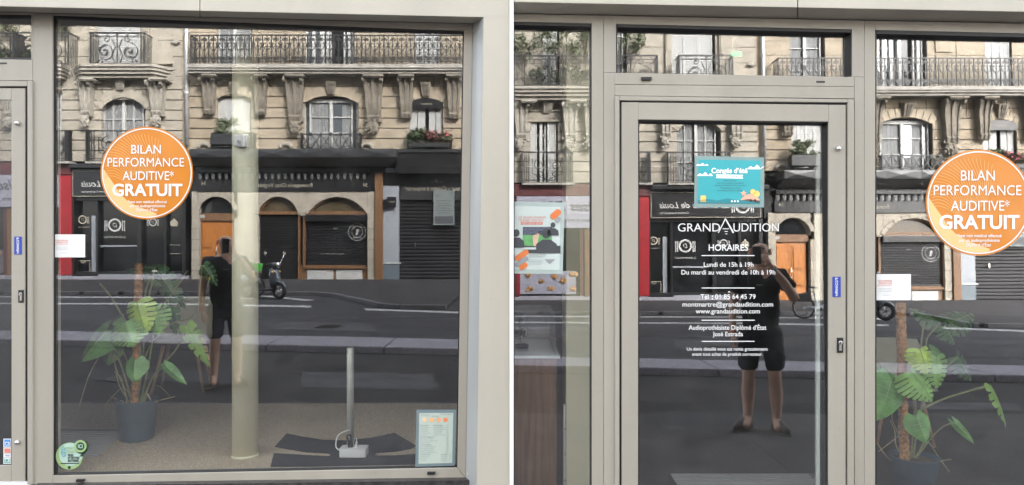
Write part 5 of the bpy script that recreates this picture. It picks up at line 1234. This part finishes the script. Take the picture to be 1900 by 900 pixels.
xa, xb = W(1240, 0, .95).x, W(1500, 0, .95).x
MB().box(xa, xb, .12, .96, FZR + .0005, FZR + .004).build('backing', 'black', gm)
for i in range(18): yy = .13 + i * .046; MB().box(xa + .01, xb - .01, yy, yy + .022, FZR + .004, FZR + .013).build('rib', 'opp_white', gm)
e = W(1363, 100, .5); o = thing('exit_sign', e, 'small lit green exit sign seen through the transom light', 'sign')
MB().box(e.x - .07, e.x + .05, e.y, e.y + .02, e.z - .02, e.z + .02).build('housing', 'white', o); MB().box(e.x - .02, e.x + .045, e.y - .006, e.y - .0005, e.z - .014, e.z + .014).build('lit_face', 'exit', o)
MB().box(e.x - .01, e.x + .01, e.y + .005, e.y + .02, e.z + .0205, 2.98).build('hanger', 'white', o)

# --- the two potted monsteras
def leaf_mesh(L, wd, lobes, cut, droop, curl, dry=False):
    """heart-shaped blade from its stalk at the origin towards +u; lobes split from the margin inwards"""
    k = MB(); e = MB(); vn = MB(); n = lobes
    def wid(t): return wd * (math.sin(min(1, t * 1.0) ** .62 * math.pi) ** .8) * (1 - .15 * t)
    def P(t, v):                          # t along the blade, v across it (-1..1)
        a = t - .16 * (abs(v) ** 1.5) * (1 - t) * 1.4 + .12 * abs(v) * t * (1 - t) * 2
        x = a * L; y = v * wid(max(t, .03)); return (x, y, -droop * L * t * t - curl * abs(y) ** 1.5 / max(wd, .01) ** .5 + .015 * L * math.sin(t * 20 + v * 3) * abs(v))
    for s in (-1, 1):
        for i in range(n):
            t0, t1 = i / n, (i + 1) / n; g = .2 / n * (1 if cut > 0 else 0)
            vs = [P(t0, 0), P(t1, 0), P(t1, s * (1 - cut)), P(t0, s * (1 - cut))]
            k.add(vs, [(0, 1, 2, 3)])
            fw = .06 if cut > 0 else 0
            m0, m1 = t0 + g * .5, t1 - g * .5
            if i == 0: m0 = t0
            rows = []
            for j in range(4):
                v = 1 - cut + cut * j / 3; rr = 1 if j < 3 else .72
                c_ = (m0 + m1) / 2; h_ = (m1 - m0) / 2 * rr; sh = fw * j / 3
                rows.append((P(min(1, c_ - h_ + sh), s * v), P(min(1, c_ + h_ + sh), s * v)))
            if cut > 0:
                for a, b in zip(rows[:-1], rows[1:]):
                    (e if dry and rows.index(b) >= 2 and i > 1 and s > 0 else k).add([a[0], a[1], b[1], b[0]], [(0, 1, 2, 3)])
            vn.bar([(p[0], p[1]) for p in (P((t0 + t1) / 2, 0), P((t0 + t1) / 2 + .03, s * .75))], .0018, 0, 0) if False else None
    rib = [Vector(P(i / 8, 0)) + Vector((0, 0, .0018)) for i in range(9)]
    vn.tube(rib, [.0028 - .00022 * i for i in range(9)], 5)
    for s in (-1, 1):
        for i in range(n): vn.tube([Vector(P((i + .45) / n, 0)) + Vector((0, 0, .0012)), Vector(P((i + .6) / n, s * .8)) + Vector((0, 0, .0012))], [.0013, .0006], 4)
    return k, e, vn
def place_leaf(root, base, tip, wpx_m, m, lobes, cut, face, droop=.2, curl=.5, dry=False):
    base, tip = Vector(base), Vector(tip); u = (tip - base); L = u.length; u.normalize(); nrm = Vector(face); nrm = (nrm - u * nrm.dot(u)).normalized(); v = nrm.cross(u)
    k, e, vn = leaf_mesh(L, wpx_m, lobes, cut, droop, curl, dry)
    tr = lambda mb: setattr(mb, 'v', [tuple(base + u * p[0] + v * p[1] + nrm * p[2]) for p in mb.v])
    for q in (k, e, vn): tr(q)
    l = k.build('leaf', m, root, smooth=True)
    vn.build('leaf_vein', 'vein', l)
    if e.v: e.build('dry_edge', 'leaf_dry', l)
    return l
def monstera(label, pot_px, pot_py, z, scale, pole, leaves, stems, roots, potd):
    c = on(pot_px, pot_py, z); o = thing('potted_monstera', c, label, 'plant', 'potted monstera plants behind the glass'); r0, r1, h = potd
    MB().lathe([(r0 * .9, .001), (r0, .012), (r1, h), (r1 + .004, h + .006), (r1 - .012, h + .004), (r1 - .016, h - .03), (.001, h - .03)], c, 36).build('pot', 'pot', o, smooth=True)
    s = MB(); rnd = random.Random(label); s.lathe([(r1 - .017, h - .035), (r1 - .017, h - .022), (.001, h - .014)], c, 24)
    for i in range(40): a = rnd.uniform(0, 6.28); q = rnd.uniform(0, r1 - .03); s.ball((c.x + q * math.cos(a), c.y + q * math.sin(a), c.z + h - .02), rnd.uniform(.005, .012), 5, 4)
    s.build('soil', 'soil', o)
    Y = c.y; Wd = lambda px, py, dy=0.: W(px, py, Y + dy)
    a, b = Wd(*pole[0]), Wd(*pole[1]); pr = pole[2] * (D + Y) / D / S; kp = MB(); n = 60
    rr_ = []
    for i in range(n):
        p = b.lerp(a, i / (n - 1)); q = pr * (1 + .07 * math.sin(i * 1.9)); rr_.append([(p.x + q * math.cos(6.2832 * j / 12 + i * .2), p.y + q * math.sin(6.2832 * j / 12 + i * .2), p.z) for j in range(12)])
    kp.rings(rr_); kp.build('moss_pole', 'coir', o, smooth=True)
    for (bx, by, tx, ty, w, m, lobes, cut, face, dy0, dy1, *dry) in leaves:
        B, T = Wd(bx, by, dy0), Wd(tx, ty, dy1)
        place_leaf(o, B, T, 1.22 * w * (D + Y) / D / S, m, lobes, cut, face, dry=bool(dry))
    for pts, rad in stems:
        MB().tube(arcp([Wd(*p) for p in pts]), rad, 6).build('stem', 'stem', o, smooth=True)
    for pts, rad in roots:
        MB().tube(arcp([Wd(*p) for p in pts]), rad, 5).build('aerial_root', 'root', o, smooth=True)
    return o
FC = (0, -1, .45); FU = (0, -1, .9)
monstera('potted monstera in a slate blue pot behind the left display window', 254, 815, FZL, 1, ((258, 489), (250, 752), 7.2), [
    (255, 560, 267, 619, 24, 'leaf_bright', 8, .6, FC, -.05, -.12), (232, 598, 243, 641, 34, 'leaf_pale', 9, .68, FC, -.1, -.17), (284, 572, 290, 623, 23, 'leaf_pale', 8, .66, FC, -.02, -.06),
    (199, 613, 143, 669, 24, 'leaf', 6, 0, FC, -.06, -.12), (251, 668, 245, 709, 19, 'leaf', 5, 0, FC, -.14, -.2), (206, 640, 196, 678, 19, 'leaf', 5, 0, FC, .08, .04), (226, 590, 205, 600, 16, 'leaf', 5, 0, FU, .0, -.02),
    (348, 606, 388, 680, 14, 'leaf_old', 6, .6, (.3, -1, .3), -.12, -.15, 1), (307, 678, 342, 713, 8.5, 'leaf', 5, 0, (-.5, -1, .7), -.1, -.14),
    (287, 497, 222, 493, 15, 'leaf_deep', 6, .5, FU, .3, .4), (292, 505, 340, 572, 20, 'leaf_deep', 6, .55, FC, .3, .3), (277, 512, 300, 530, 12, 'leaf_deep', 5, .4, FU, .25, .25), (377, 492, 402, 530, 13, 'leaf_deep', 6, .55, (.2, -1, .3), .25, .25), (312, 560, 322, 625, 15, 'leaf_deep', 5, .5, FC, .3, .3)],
    [([(254, 752), (262, 690), (258, 610), (255, 560)], .006), ([(250, 752), (247, 700), (226, 640), (232, 598)], .006), ([(260, 752), (275, 680), (284, 620), (284, 572)], .006), ([(245, 752), (232, 700), (218, 660), (199, 613)], .007), ([(252, 752), (250, 720), (256, 690), (251, 668)], .005),
     ([(262, 748), (290, 690), (325, 650), (348, 606)], .0065), ([(266, 748), (280, 705), (295, 688), (307, 678)], .005), ([(256, 700), (280, 640), (320, 600), (363, 581), (375, 492)], .005), ([(255, 640), (235, 600), (205, 550), (185, 526)], .007), ([(265, 640), (270, 580), (283, 520), (287, 497)], .006), ([(270, 620), (300, 570), (330, 530), (348, 502)], .006), ([(244, 752), (222, 716), (214, 680), (206, 640)], .005), ([(266, 660), (268, 560), (276, 520), (277, 512)], .006)],
    [([(240, 750), (218, 690), (198, 650), (168, 690), (145, 760)], .003), ([(250, 752), (230, 720), (205, 740), (193, 755)], .0028), ([(258, 752), (275, 750), (300, 742), (324, 736)], .003), ([(262, 750), (272, 730), (284, 754)], .004), ([(236, 752), (230, 718), (224, 700), (212, 690)], .003), ([(268, 745), (290, 715), (315, 735)], .0018), ([(245, 752), (215, 740), (203, 735)], .0025), ([(240, 755), (246, 745), (232, 700)], .003), ([(262, 756), (250, 758), (236, 742)], .0035)],
    (.105, .128, .265))
monstera('potted monstera in a dark pot low in the right display window', 1696, 910, FZR, 1.2, ((1671, 562), (1678, 856), 8.6), [
    (1707, 648, 1724, 694, 22, 'leaf_bright', 8, .6, FC, -.1, -.16), (1738, 662, 1745, 722, 23, 'leaf_pale', 8, .66, FC, -.06, -.1), (1690, 690, 1738, 744, 31, 'leaf_pale', 9, .66, FC, -.12, -.18), (1655, 704, 1634, 780, 32, 'leaf', 6, 0, FC, -.08, -.16), (1648, 690, 1630, 706, 20, 'leaf', 5, 0, FU, -.02, -.05),
    (1700, 773, 1722, 823, 20, 'leaf', 5, 0, (-.2, -1, .4), -.14, -.2), (1838, 716, 1883, 791, 10, 'leaf_old', 6, .5, (.6, -1, .2), -.12, -.15, 1), (1771, 783, 1812, 826, 7, 'leaf', 5, 0, (-.8, -1, .7), -.1, -.14),
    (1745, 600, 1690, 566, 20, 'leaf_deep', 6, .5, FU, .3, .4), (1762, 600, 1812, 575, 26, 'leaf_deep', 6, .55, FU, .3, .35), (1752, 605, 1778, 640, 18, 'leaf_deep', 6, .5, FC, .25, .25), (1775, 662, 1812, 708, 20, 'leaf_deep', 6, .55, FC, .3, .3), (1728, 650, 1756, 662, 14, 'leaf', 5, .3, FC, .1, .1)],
    [([(1690, 850), (1696, 780), (1700, 700), (1707, 648)], .007), ([(1694, 850), (1706, 770), (1722, 710), (1738, 662)], .007), ([(1686, 850), (1684, 780), (1682, 730), (1690, 690)], .007), ([(1682, 850), (1672, 790), (1662, 740), (1655, 704)], .008), ([(1697, 850), (1712, 822), (1706, 790), (1700, 773)], .006), ([(1698, 768), (1740, 745), (1790, 728), (1838, 716)], .007), ([(1698, 764), (1745, 742), (1795, 726), (1836, 714)], .006), ([(1704, 845), (1730, 810), (1750, 792), (1771, 783)], .005), ([(1700, 720), (1708, 650), (1712, 615), (1716, 598)], .007), ([(1715, 690), (1718, 640), (1724, 622), (1745, 600)], .006), ([(1752, 684), (1766, 672), (1775, 662)], .005), ([(1682, 780), (1660, 730), (1640, 690), (1622, 664)], .007)],
    [([(1690, 855), (1680, 800), (1660, 815), (1630, 838)], .003), ([(1684, 858), (1664, 800), (1655, 770), (1668, 740)], .003), ([(1700, 850), (1720, 820), (1740, 846), (1762, 876)], .0035), ([(1712, 868), (1735, 858), (1765, 852)], .003), ([(1676, 862), (1650, 852), (1626, 820)], .003), ([(1688, 860), (1664, 830), (1660, 800), (1652, 780)], .0035), ([(1700, 862), (1690, 830), (1670, 820), (1666, 790)], .0025)],
    (.12, .15, .225))
# ================================================================== STREET THINGS SEEN IN THE GLASS
from mathutils import noise as mnoise
def creases(k, amp, sc, seed=0.):          # cloth folds pressed into a garment
    k.v = [tuple(Vector(v) + Vector((v[0], v[1], 0)).normalized() * (mnoise.noise((v[0] * sc + seed, v[1] * sc, v[2] * sc * .7)) * amp + mnoise.noise((v[0] * sc * 2.6, v[1] * sc * 2.6 + seed, v[2] * sc * 2.2)) * amp * .5)) for v in k.v]; return k
def skin(verts, edges, rad, sub=2):
    me = bpy.data.meshes.new('body'); me.from_pydata(verts, edges, []); o = bpy.data.objects.new('body', me); C.objects.link(o)
    o.modifiers.new('skin', 'SKIN'); sv = me.skin_vertices[0].data
    for i, r in enumerate(rad): sv[i].radius = r if isinstance(r, tuple) else (r, r)
    sv[0].use_root = True
    if sub: s = o.modifiers.new('sub', 'SUBSURF'); s.levels = sub; s.render_levels = sub
    bpy.context.view_layer.update()
    ev = o.evaluated_get(bpy.context.evaluated_depsgraph_get()); m2 = bpy.data.meshes.new_from_object(ev)
    k = MB(); k.v = [tuple(v.co) for v in m2.vertices]; k.f = [tuple(p.vertices) for p in m2.polygons]
    bpy.data.objects.remove(o); return k
def person(loc, label, group):
    o = thing('person', (0, 0, 0), label, 'person', group)
    vs = []; es = []; rd = []
    def add(p, r, par=None):
        vs.append(p); rd.append(r)
        if par is not None: es.append((par, len(vs) - 1))
        return len(vs) - 1
    pel = add((0, 0, .93), (.125, .085)); wa = add((0, .005, 1.10), (.125, .085), pel); ch = add((0, .01, 1.30), (.165, .11), wa); up = add((0, 0, 1.43), (.12, .085), ch); nk = add((0, .012, 1.52), .058, up)
    j = add((0, .03, 1.575), .07, nk); h1 = add((0, .03, 1.66), (.082, .1), j); h2 = add((0, .02, 1.725), (.07, .085), h1)
    ends = {}
    for s in (-1, 1):
        hp = add((s * .09, 0, .86), .075, pel); kn = add((s * .115, .03, .49), .064, hp); c0_ = add((s * .117, .01, .44), .058, kn); cf = add((s * .122, -.015, .35), .068, c0_); c2_ = add((s * .124, -.01, .22), .05, cf); an = add((s * .125, 0, .1), .042, c2_); add((s * .14, .14, .04), .035, an)
    def hand(w, dirv, side, curl):
        """palm, four unequal bent fingers and a thumb from the side of the palm"""
        d = Vector(dirv).normalized(); sd_ = Vector(side).normalized(); nn = d.cross(sd_)
        W0 = Vector(vs[w]); pl = add(tuple(W0 + d * .06), (.032, .02), w)
        for i, ln in enumerate((.066, .076, .07, .055)):
            b = W0 + d * .09 + sd_ * (.03 - .02 * i); f1 = add(tuple(b), .0105, pl); m_ = b + d * ln * .55 + nn * curl * .3 * ln; f2 = add(tuple(m_), .0095, f1); add(tuple(m_ + d * ln * .25 + nn * curl * ln * .55), .008, f2)
        tb = add(tuple(W0 + d * .035 + sd_ * .035), .013, pl); t2 = add(tuple(W0 + d * .065 + sd_ * .06 + nn * curl * .01), .011, tb); add(tuple(W0 + d * .095 + sd_ * .062 + nn * curl * .03), .009, t2)
    shR = add((.19, 0, 1.42), .062, up); elR = add((.30, .10, 1.20), .045, shR); mR = add((.21, .22, 1.36), .044, elR); wrR = add((.11, .31, 1.50), .028, mR); hand(wrR, (-.4, .05, .55), (-.3, .2, -.25), 1.0)
    shL = add((-.19, 0, 1.42), .062, up); elL = add((-.245, -.03, 1.13), .043, shL); mL = add((-.25, .02, 1.0), .04, elL); wrL = add((-.245, .06, .88), .027, mL); hand(wrL, (.05, .12, -1), (.4, .8, .1), .8)
    k = skin(vs, es, rd)
    for s in (-1, 1): k.ball((s * .088, .01, 1.645), (.014, .025, .036), 8, 6)
    k.add([(0, .115, 1.675), (-.018, .118, 1.63), (.018, .118, 1.63), (0, .15, 1.635)], [(0, 1, 3), (0, 3, 2), (1, 2, 3)])
    k.ball((0, .105, 1.598), (.028, .02, .008), 8, 5)
    k.build('body', 'skin', o, smooth=True)
    ey = MB()
    for s in (-1, 1): ey.ball((s * .034, .108, 1.672), (.012, .012, .007), 8, 5)
    ey.build('eyes', 'black', o)
    # clothes
    v2 = [(0, 0, .82), (0, .005, 1.1), (0, .012, 1.3), (0, 0, 1.42), (0, .006, 1.485), (.185, 0, 1.425), (.262, .06, 1.29), (-.185, 0, 1.425), (-.225, -.01, 1.25)]
    creases(skin(v2, [(0, 1), (1, 2), (2, 3), (3, 4), (3, 5), (5, 6), (3, 7), (7, 8)], [(.185, .135), (.18, .13), (.19, .135), (.14, .1), (.066, .066), .08, .075, .08, .075], 3), .022, 9).build('t_shirt', 'shirt', o, smooth=True)
    t = MB(); text(t, 'ooo', -.03, .03, 0, .014, lambda a, b: Vector((-a, .158, 1.335 - b)), .02); t.build('shirt_print', 'opp_grey', o)
    v3 = [(0, 0, 1.02), (0, 0, .93)]; e3 = [(0, 1)]; r3 = [(.16, .12), (.17, .125)]
    for s in (-1, 1): v3 += [(s * .1, 0, .84), (s * .115, .02, .66), (s * .118, .028, .53)]; b = len(v3) - 3; e3 += [(1, b), (b, b + 1), (b + 1, b + 2)]; r3 += [.112, .1, .098]
    creases(skin(v3, e3, r3, 3), .02, 10, 4.).build('shorts', 'shorts', o, smooth=True)
    for s in (-1, 1):
        x = s * .13; k = MB(); n = 14
        ring = lambda z, g, fx: [(x + g * .048 * math.cos(6.2832 * i / n) * (1 if math.sin(6.2832 * i / n) < .2 else .95), .06 + fx + (.145 + .0) * g * math.sin(6.2832 * i / n), z) for i in range(n)]
        top = [(x + .042 * math.cos(6.2832 * i / n), -.01 + .055 * math.sin(6.2832 * i / n), .115) for i in range(n)]
        an_ = s * -.55; out_ = lambda r_: [(x + (p[0] - x) * math.cos(an_) - p[1] * math.sin(an_), (p[0] - x) * math.sin(an_) + p[1] * math.cos(an_), p[2]) for p in r_]
        k.rings([out_(r_) for r_ in (ring(.016, 1, 0), ring(.045, 1.04, 0), ring(.08, .88, -.012), top)]); sh = k.build('shoe', 'shoe', o, smooth=True)
        MB().rings([out_(ring(.001, 1.04, 0)), out_(ring(.022, 1.08, 0))]).build('sole', 'sole', sh)
        MB().lathe([(.038, .1), (.042, .135)], (x, -.005, 0), 14).build('sock', 'print_grey', sh)
    MB().torus((-.246, .055, .9), .03, .008, 16, 6, 'z').build('wristband', 'wrist', o)
    a = Vector((.115, .305, 1.492)); MB().tube([a, a + Vector((.012, -.012, -.018))], .033, 12).build('watch_strap', 'opp_grey', o)
    o.location = loc; return o
def phone_at(pos, rz, label):
    p = thing('phone', (0, 0, 0), label, 'phone', 'phones held up to the glass')
    MB().box(-.037, .037, -.004, .004, -.078, .078).build('body', mat('phone_back', (.06, .06, .065), .3, .2, .05), p, bevel=.006)
    k = MB()
    for x, z in ((.018, .058), (.018, .03), (-.004, .044)): k.lathe([(.011, .004), (.011, .007), (.006, .0075)], (x, 0, z), 12, 'y')
    MB().box(-.015, .033, .004, .0055, .016, .074).build('camera_plate', 'black', p); k.build('camera_lens', 'black', p)
    p.location = pos; p.rotation_euler = (0, 0, rz); return p
r_ = 2.0; P1 = Vector(((419 - 950) / S * r_, -(r_ - 1) * D, .005))
m1 = person(P1, 'bald person in black T-shirt and shorts mirrored in the left window, half behind the column', 'person mirrored in the glass')
m1.rotation_euler.z = R(-24)
rot = Matrix.Rotation(R(-24), 3, 'Z'); phone_at(P1 + rot @ Vector((-.012, .36, 1.608)), R(-24), 'phone held up by the person mirrored in the left window')
r_ = 1.62; P2 = Vector(((1410 - 950) / S * r_, -(r_ - 1) * D, .005))
m2 = copy_tree(m1); m2.location = P2; m2.rotation_euler.z = R(22); m2['label'] = 'bald person in black T-shirt and shorts mirrored in the glass shop door'
rot = Matrix.Rotation(R(22), 3, 'Z'); phone_at(P2 + rot @ Vector((-.012, .36, 1.608)), R(22), 'phone held up by the person mirrored in the shop door')

def wheel(k_t, k_r, parent, c, r, w, spokes=0, hub=.05, rim='chrome'):
    t = MB().torus(c, r - w, w, 28, 8).build('tyre', 'tyre', parent, smooth=True)
    k = MB().torus(c, r - 2 * w, .012, 24, 6); k.lathe([(hub, -.04), (hub, .04)], c, 12, 'y')
    n = spokes or 5
    for i in range(n): a = 6.2832 * i / n; k.tube([c, (c[0] + (r - 2 * w) * math.cos(a), c[1], c[2] + (r - 2 * w) * math.sin(a))], .003 if spokes else .016, 4)
    k.build('rim', rim, parent)
def loft(secs, n=14):                    # body shell: (x, half width, z low, z high)
    k = MB(); rs = []
    for x, w, z0, z1 in secs:
        rs.append([(x, w * math.copysign(abs(math.cos(a)) ** .7, math.cos(a)), (z0 + z1) / 2 + (z1 - z0) / 2 * math.copysign(abs(math.sin(a)) ** .7, math.sin(a))) for a in (6.2832 * i / n for i in range(n))])
    return k.rings(rs)
def scooter(label):
    o = thing('scooter', (0, 0, 0), label, 'scooter', 'scooters parked at the far kerb')
    for cx in (.62, -.6):
        w_ = MB().torus((cx, 0, .25), .2, .055, 26, 8).build('wheel', 'tyre', o, smooth=True)
        k = MB().torus((cx, 0, .25), .15, .012, 22, 6); k.lathe([(.05, -.05), (.05, .05)], (cx, 0, .25), 12, 'y')
        for i in range(5): a = 1.2566 * i; k.tube([(cx, 0, .25), (cx + .145 * math.cos(a), 0, .25 + .145 * math.sin(a))], .016, 4)
        k.build('rim', 'chrome', w_)
    loft([(.86, .02, .34, .38), (.8, .07, .4, .5), (.64, .085, .47, .56), (.48, .07, .42, .5), (.4, .03, .36, .42)]).build('front_fender', 'scoot', o, smooth=True)
    loft([(.62, .02, .5, .6), (.56, .12, .4, .84), (.46, .19, .36, .94), (.4, .19, .34, .92), (.36, .12, .32, .84)]).build('leg_shield', 'scoot', o, smooth=True)
    loft([(.42, .12, .24, .32), (.2, .16, .22, .3), (-.15, .15, .22, .32), (-.25, .1, .22, .4)]).build('floor_board', 'black', o, smooth=True)
    loft([(-.12, .06, .3, .5), (-.2, .14, .3, .68), (-.45, .18, .3, .72), (-.75, .16, .42, .72), (-.9, .06, .56, .7)]).build('rear_body', 'scoot', o, smooth=True)
    loft([(-.08, .05, .7, .76), (-.16, .13, .7, .8), (-.4, .15, .7, .83), (-.65, .13, .71, .86), (-.82, .06, .74, .82)]).build('seat', 'seat', o, smooth=True)
    loft([(.6, .03, .95, 1.0), (.55, .1, .92, 1.06), (.44, .12, .93, 1.08), (.34, .06, .96, 1.05)]).build('handlebar_cowl', 'scoot', o, smooth=True)
    MB().tube([(.42, -.36, 1.02), (.46, -.1, 1.03), (.46, .1, 1.03), (.42, .36, 1.02)], .017, 8).build('handlebar', 'black', o)
    MB().lathe([(.085, 0), (.085, .03), (.06, .05)], (.575, 0, 1.0), 18, 'x').build('headlight', 'chrome', o, smooth=True)
    MB().tube([(.6, 0, .26), (.5, 0, .6), (.46, 0, .95)], .03, 8).build('fork', 'chrome', o)
    for s in (-1, 1):
        mr = MB().tube([(.44, s * .24, 1.04), (.47, s * .32, 1.2), (.46, s * .38, 1.3)], .008, 6).build('mirror_stalk', 'chrome', o)
        MB().lathe([(.03, -.012), (.06, 0), (.055, .012)], (.455, s * .39, 1.335), 14, 'x').build('mirror', 'chrome', mr)
        MB().ball((.5, s * .15, .8), (.04, .03, .03), 8, 6).build('indicator', 'scr_yellow', o)
    MB().tube([(-.3, -.14, .26), (-.6, -.16, .24), (-.85, -.16, .34)], .045, 10).build('exhaust', 'chrome', o)
    MB().tube([(-.1, .1, .24), (-.2, .2, .02)], .012, 6).build('kick_stand', 'black', o)
    return o
s1 = scooter('dark grey scooter with round headlight at the far kerb, mirrored beside the column')
p = G(488, 553); s1.location = (p.x, p.y, -.012); s1.rotation_euler.z = R(24)
s2_ = copy_tree(s1); p = G(1596, 556); s2_.location = (p.x, p.y, -.012); s2_.rotation_euler.z = R(30); s2_['label'] = 'dark grey scooter mirrored at the left edge of the right window, mostly hidden'
def ebike(label):
    o = thing('bicycle', (0, 0, 0), label, 'bicycle', 'white electric bicycles at the far kerb')
    for cx in (-.53, .53):
        w_ = MB().torus((cx, 0, .33), .305, .026, 30, 8).build('wheel', 'tyre', o, smooth=True)
        k = MB().torus((cx, 0, .33), .275, .012, 28, 6); k.lathe([(.05, -.05), (.05, .05)], (cx, 0, .33), 12, 'y')
        for i in range(16): a = 6.2832 * i / 16; k.tube([(cx, 0, .33), (cx + .27 * math.cos(a), 0, .33 + .27 * math.sin(a))], .0035, 4)
        k.build('rim', 'opp_grey', w_)
    MB().tube([(.4, 0, .86), (.3, 0, .5), (.05, 0, .36), (-.1, 0, .32), (-.53, 0, .34)], [.04, .055, .06, .05, .03], 10).tube([(-.1, 0, .32), (-.2, 0, .62)], .035, 10).build('frame', 'bike_white', o, smooth=True)
    MB().tube([(-.2, 0, .6), (-.26, 0, .88)], .02, 8).build('seat_post', 'opp_white', o)
    loft([(-.1, .03, .88, .91), (-.2, .06, .88, .93), (-.34, .1, .89, .96), (-.4, .06, .9, .95)]).build('saddle', 'black', o, smooth=True)
    MB().tube([(.53, 0, .33), (.42, 0, .8), (.36, 0, 1.02)], .022, 8).build('fork', 'bike_white', o)
    MB().tube([(.28, -.3, 1.06), (.36, -.15, 1.04), (.37, .15, 1.04), (.28, .3, 1.06)], .015, 8).build('handlebar', 'black', o)
    MB().hexa([(.42, -.17, .78), (.66, -.14, .78), (.7, -.18, 1.02), (.4, -.2, 1.02), (.42, .17, .78), (.66, .14, .78), (.7, .18, 1.02), (.4, .2, 1.02)]).build('basket', 'green', o, bevel=.02)
    MB().hexa([(-.8, -.12, .5), (-.3, -.12, .5), (-.34, -.1, .78), (-.72, -.1, .72), (-.8, .12, .5), (-.3, .12, .5), (-.34, .1, .78), (-.72, .1, .72)]).build('rear_guard', 'black', o, bevel=.03)
    MB().lathe([(.09, -.03), (.09, .03)], (-.1, 0, .3), 18, 'y').tube([(-.1, .06, .3), (.05, .06, .22)], .012, 6).tube([(-.1, -.06, .3), (-.25, -.06, .38)], .012, 6).build('crank', 'black', o)
    MB().tube([(-.2, .05, .3), (-.26, .2, -.0)], .012, 6).build('kick_stand', 'steel', o)
    return o
b1 = ebike('white electric bicycle with green basket mirrored behind the column')
p = G(444, 551); b1.location = (p.x, p.y, -.012); b1.rotation_euler.z = R(12)
b2 = copy_tree(b1); p = G(1524, 554); b2.location = (p.x, p.y, -.012); b2.rotation_euler.z = R(6); b2['label'] = 'white electric bicycle before the orange doors, mirrored in the glass door'
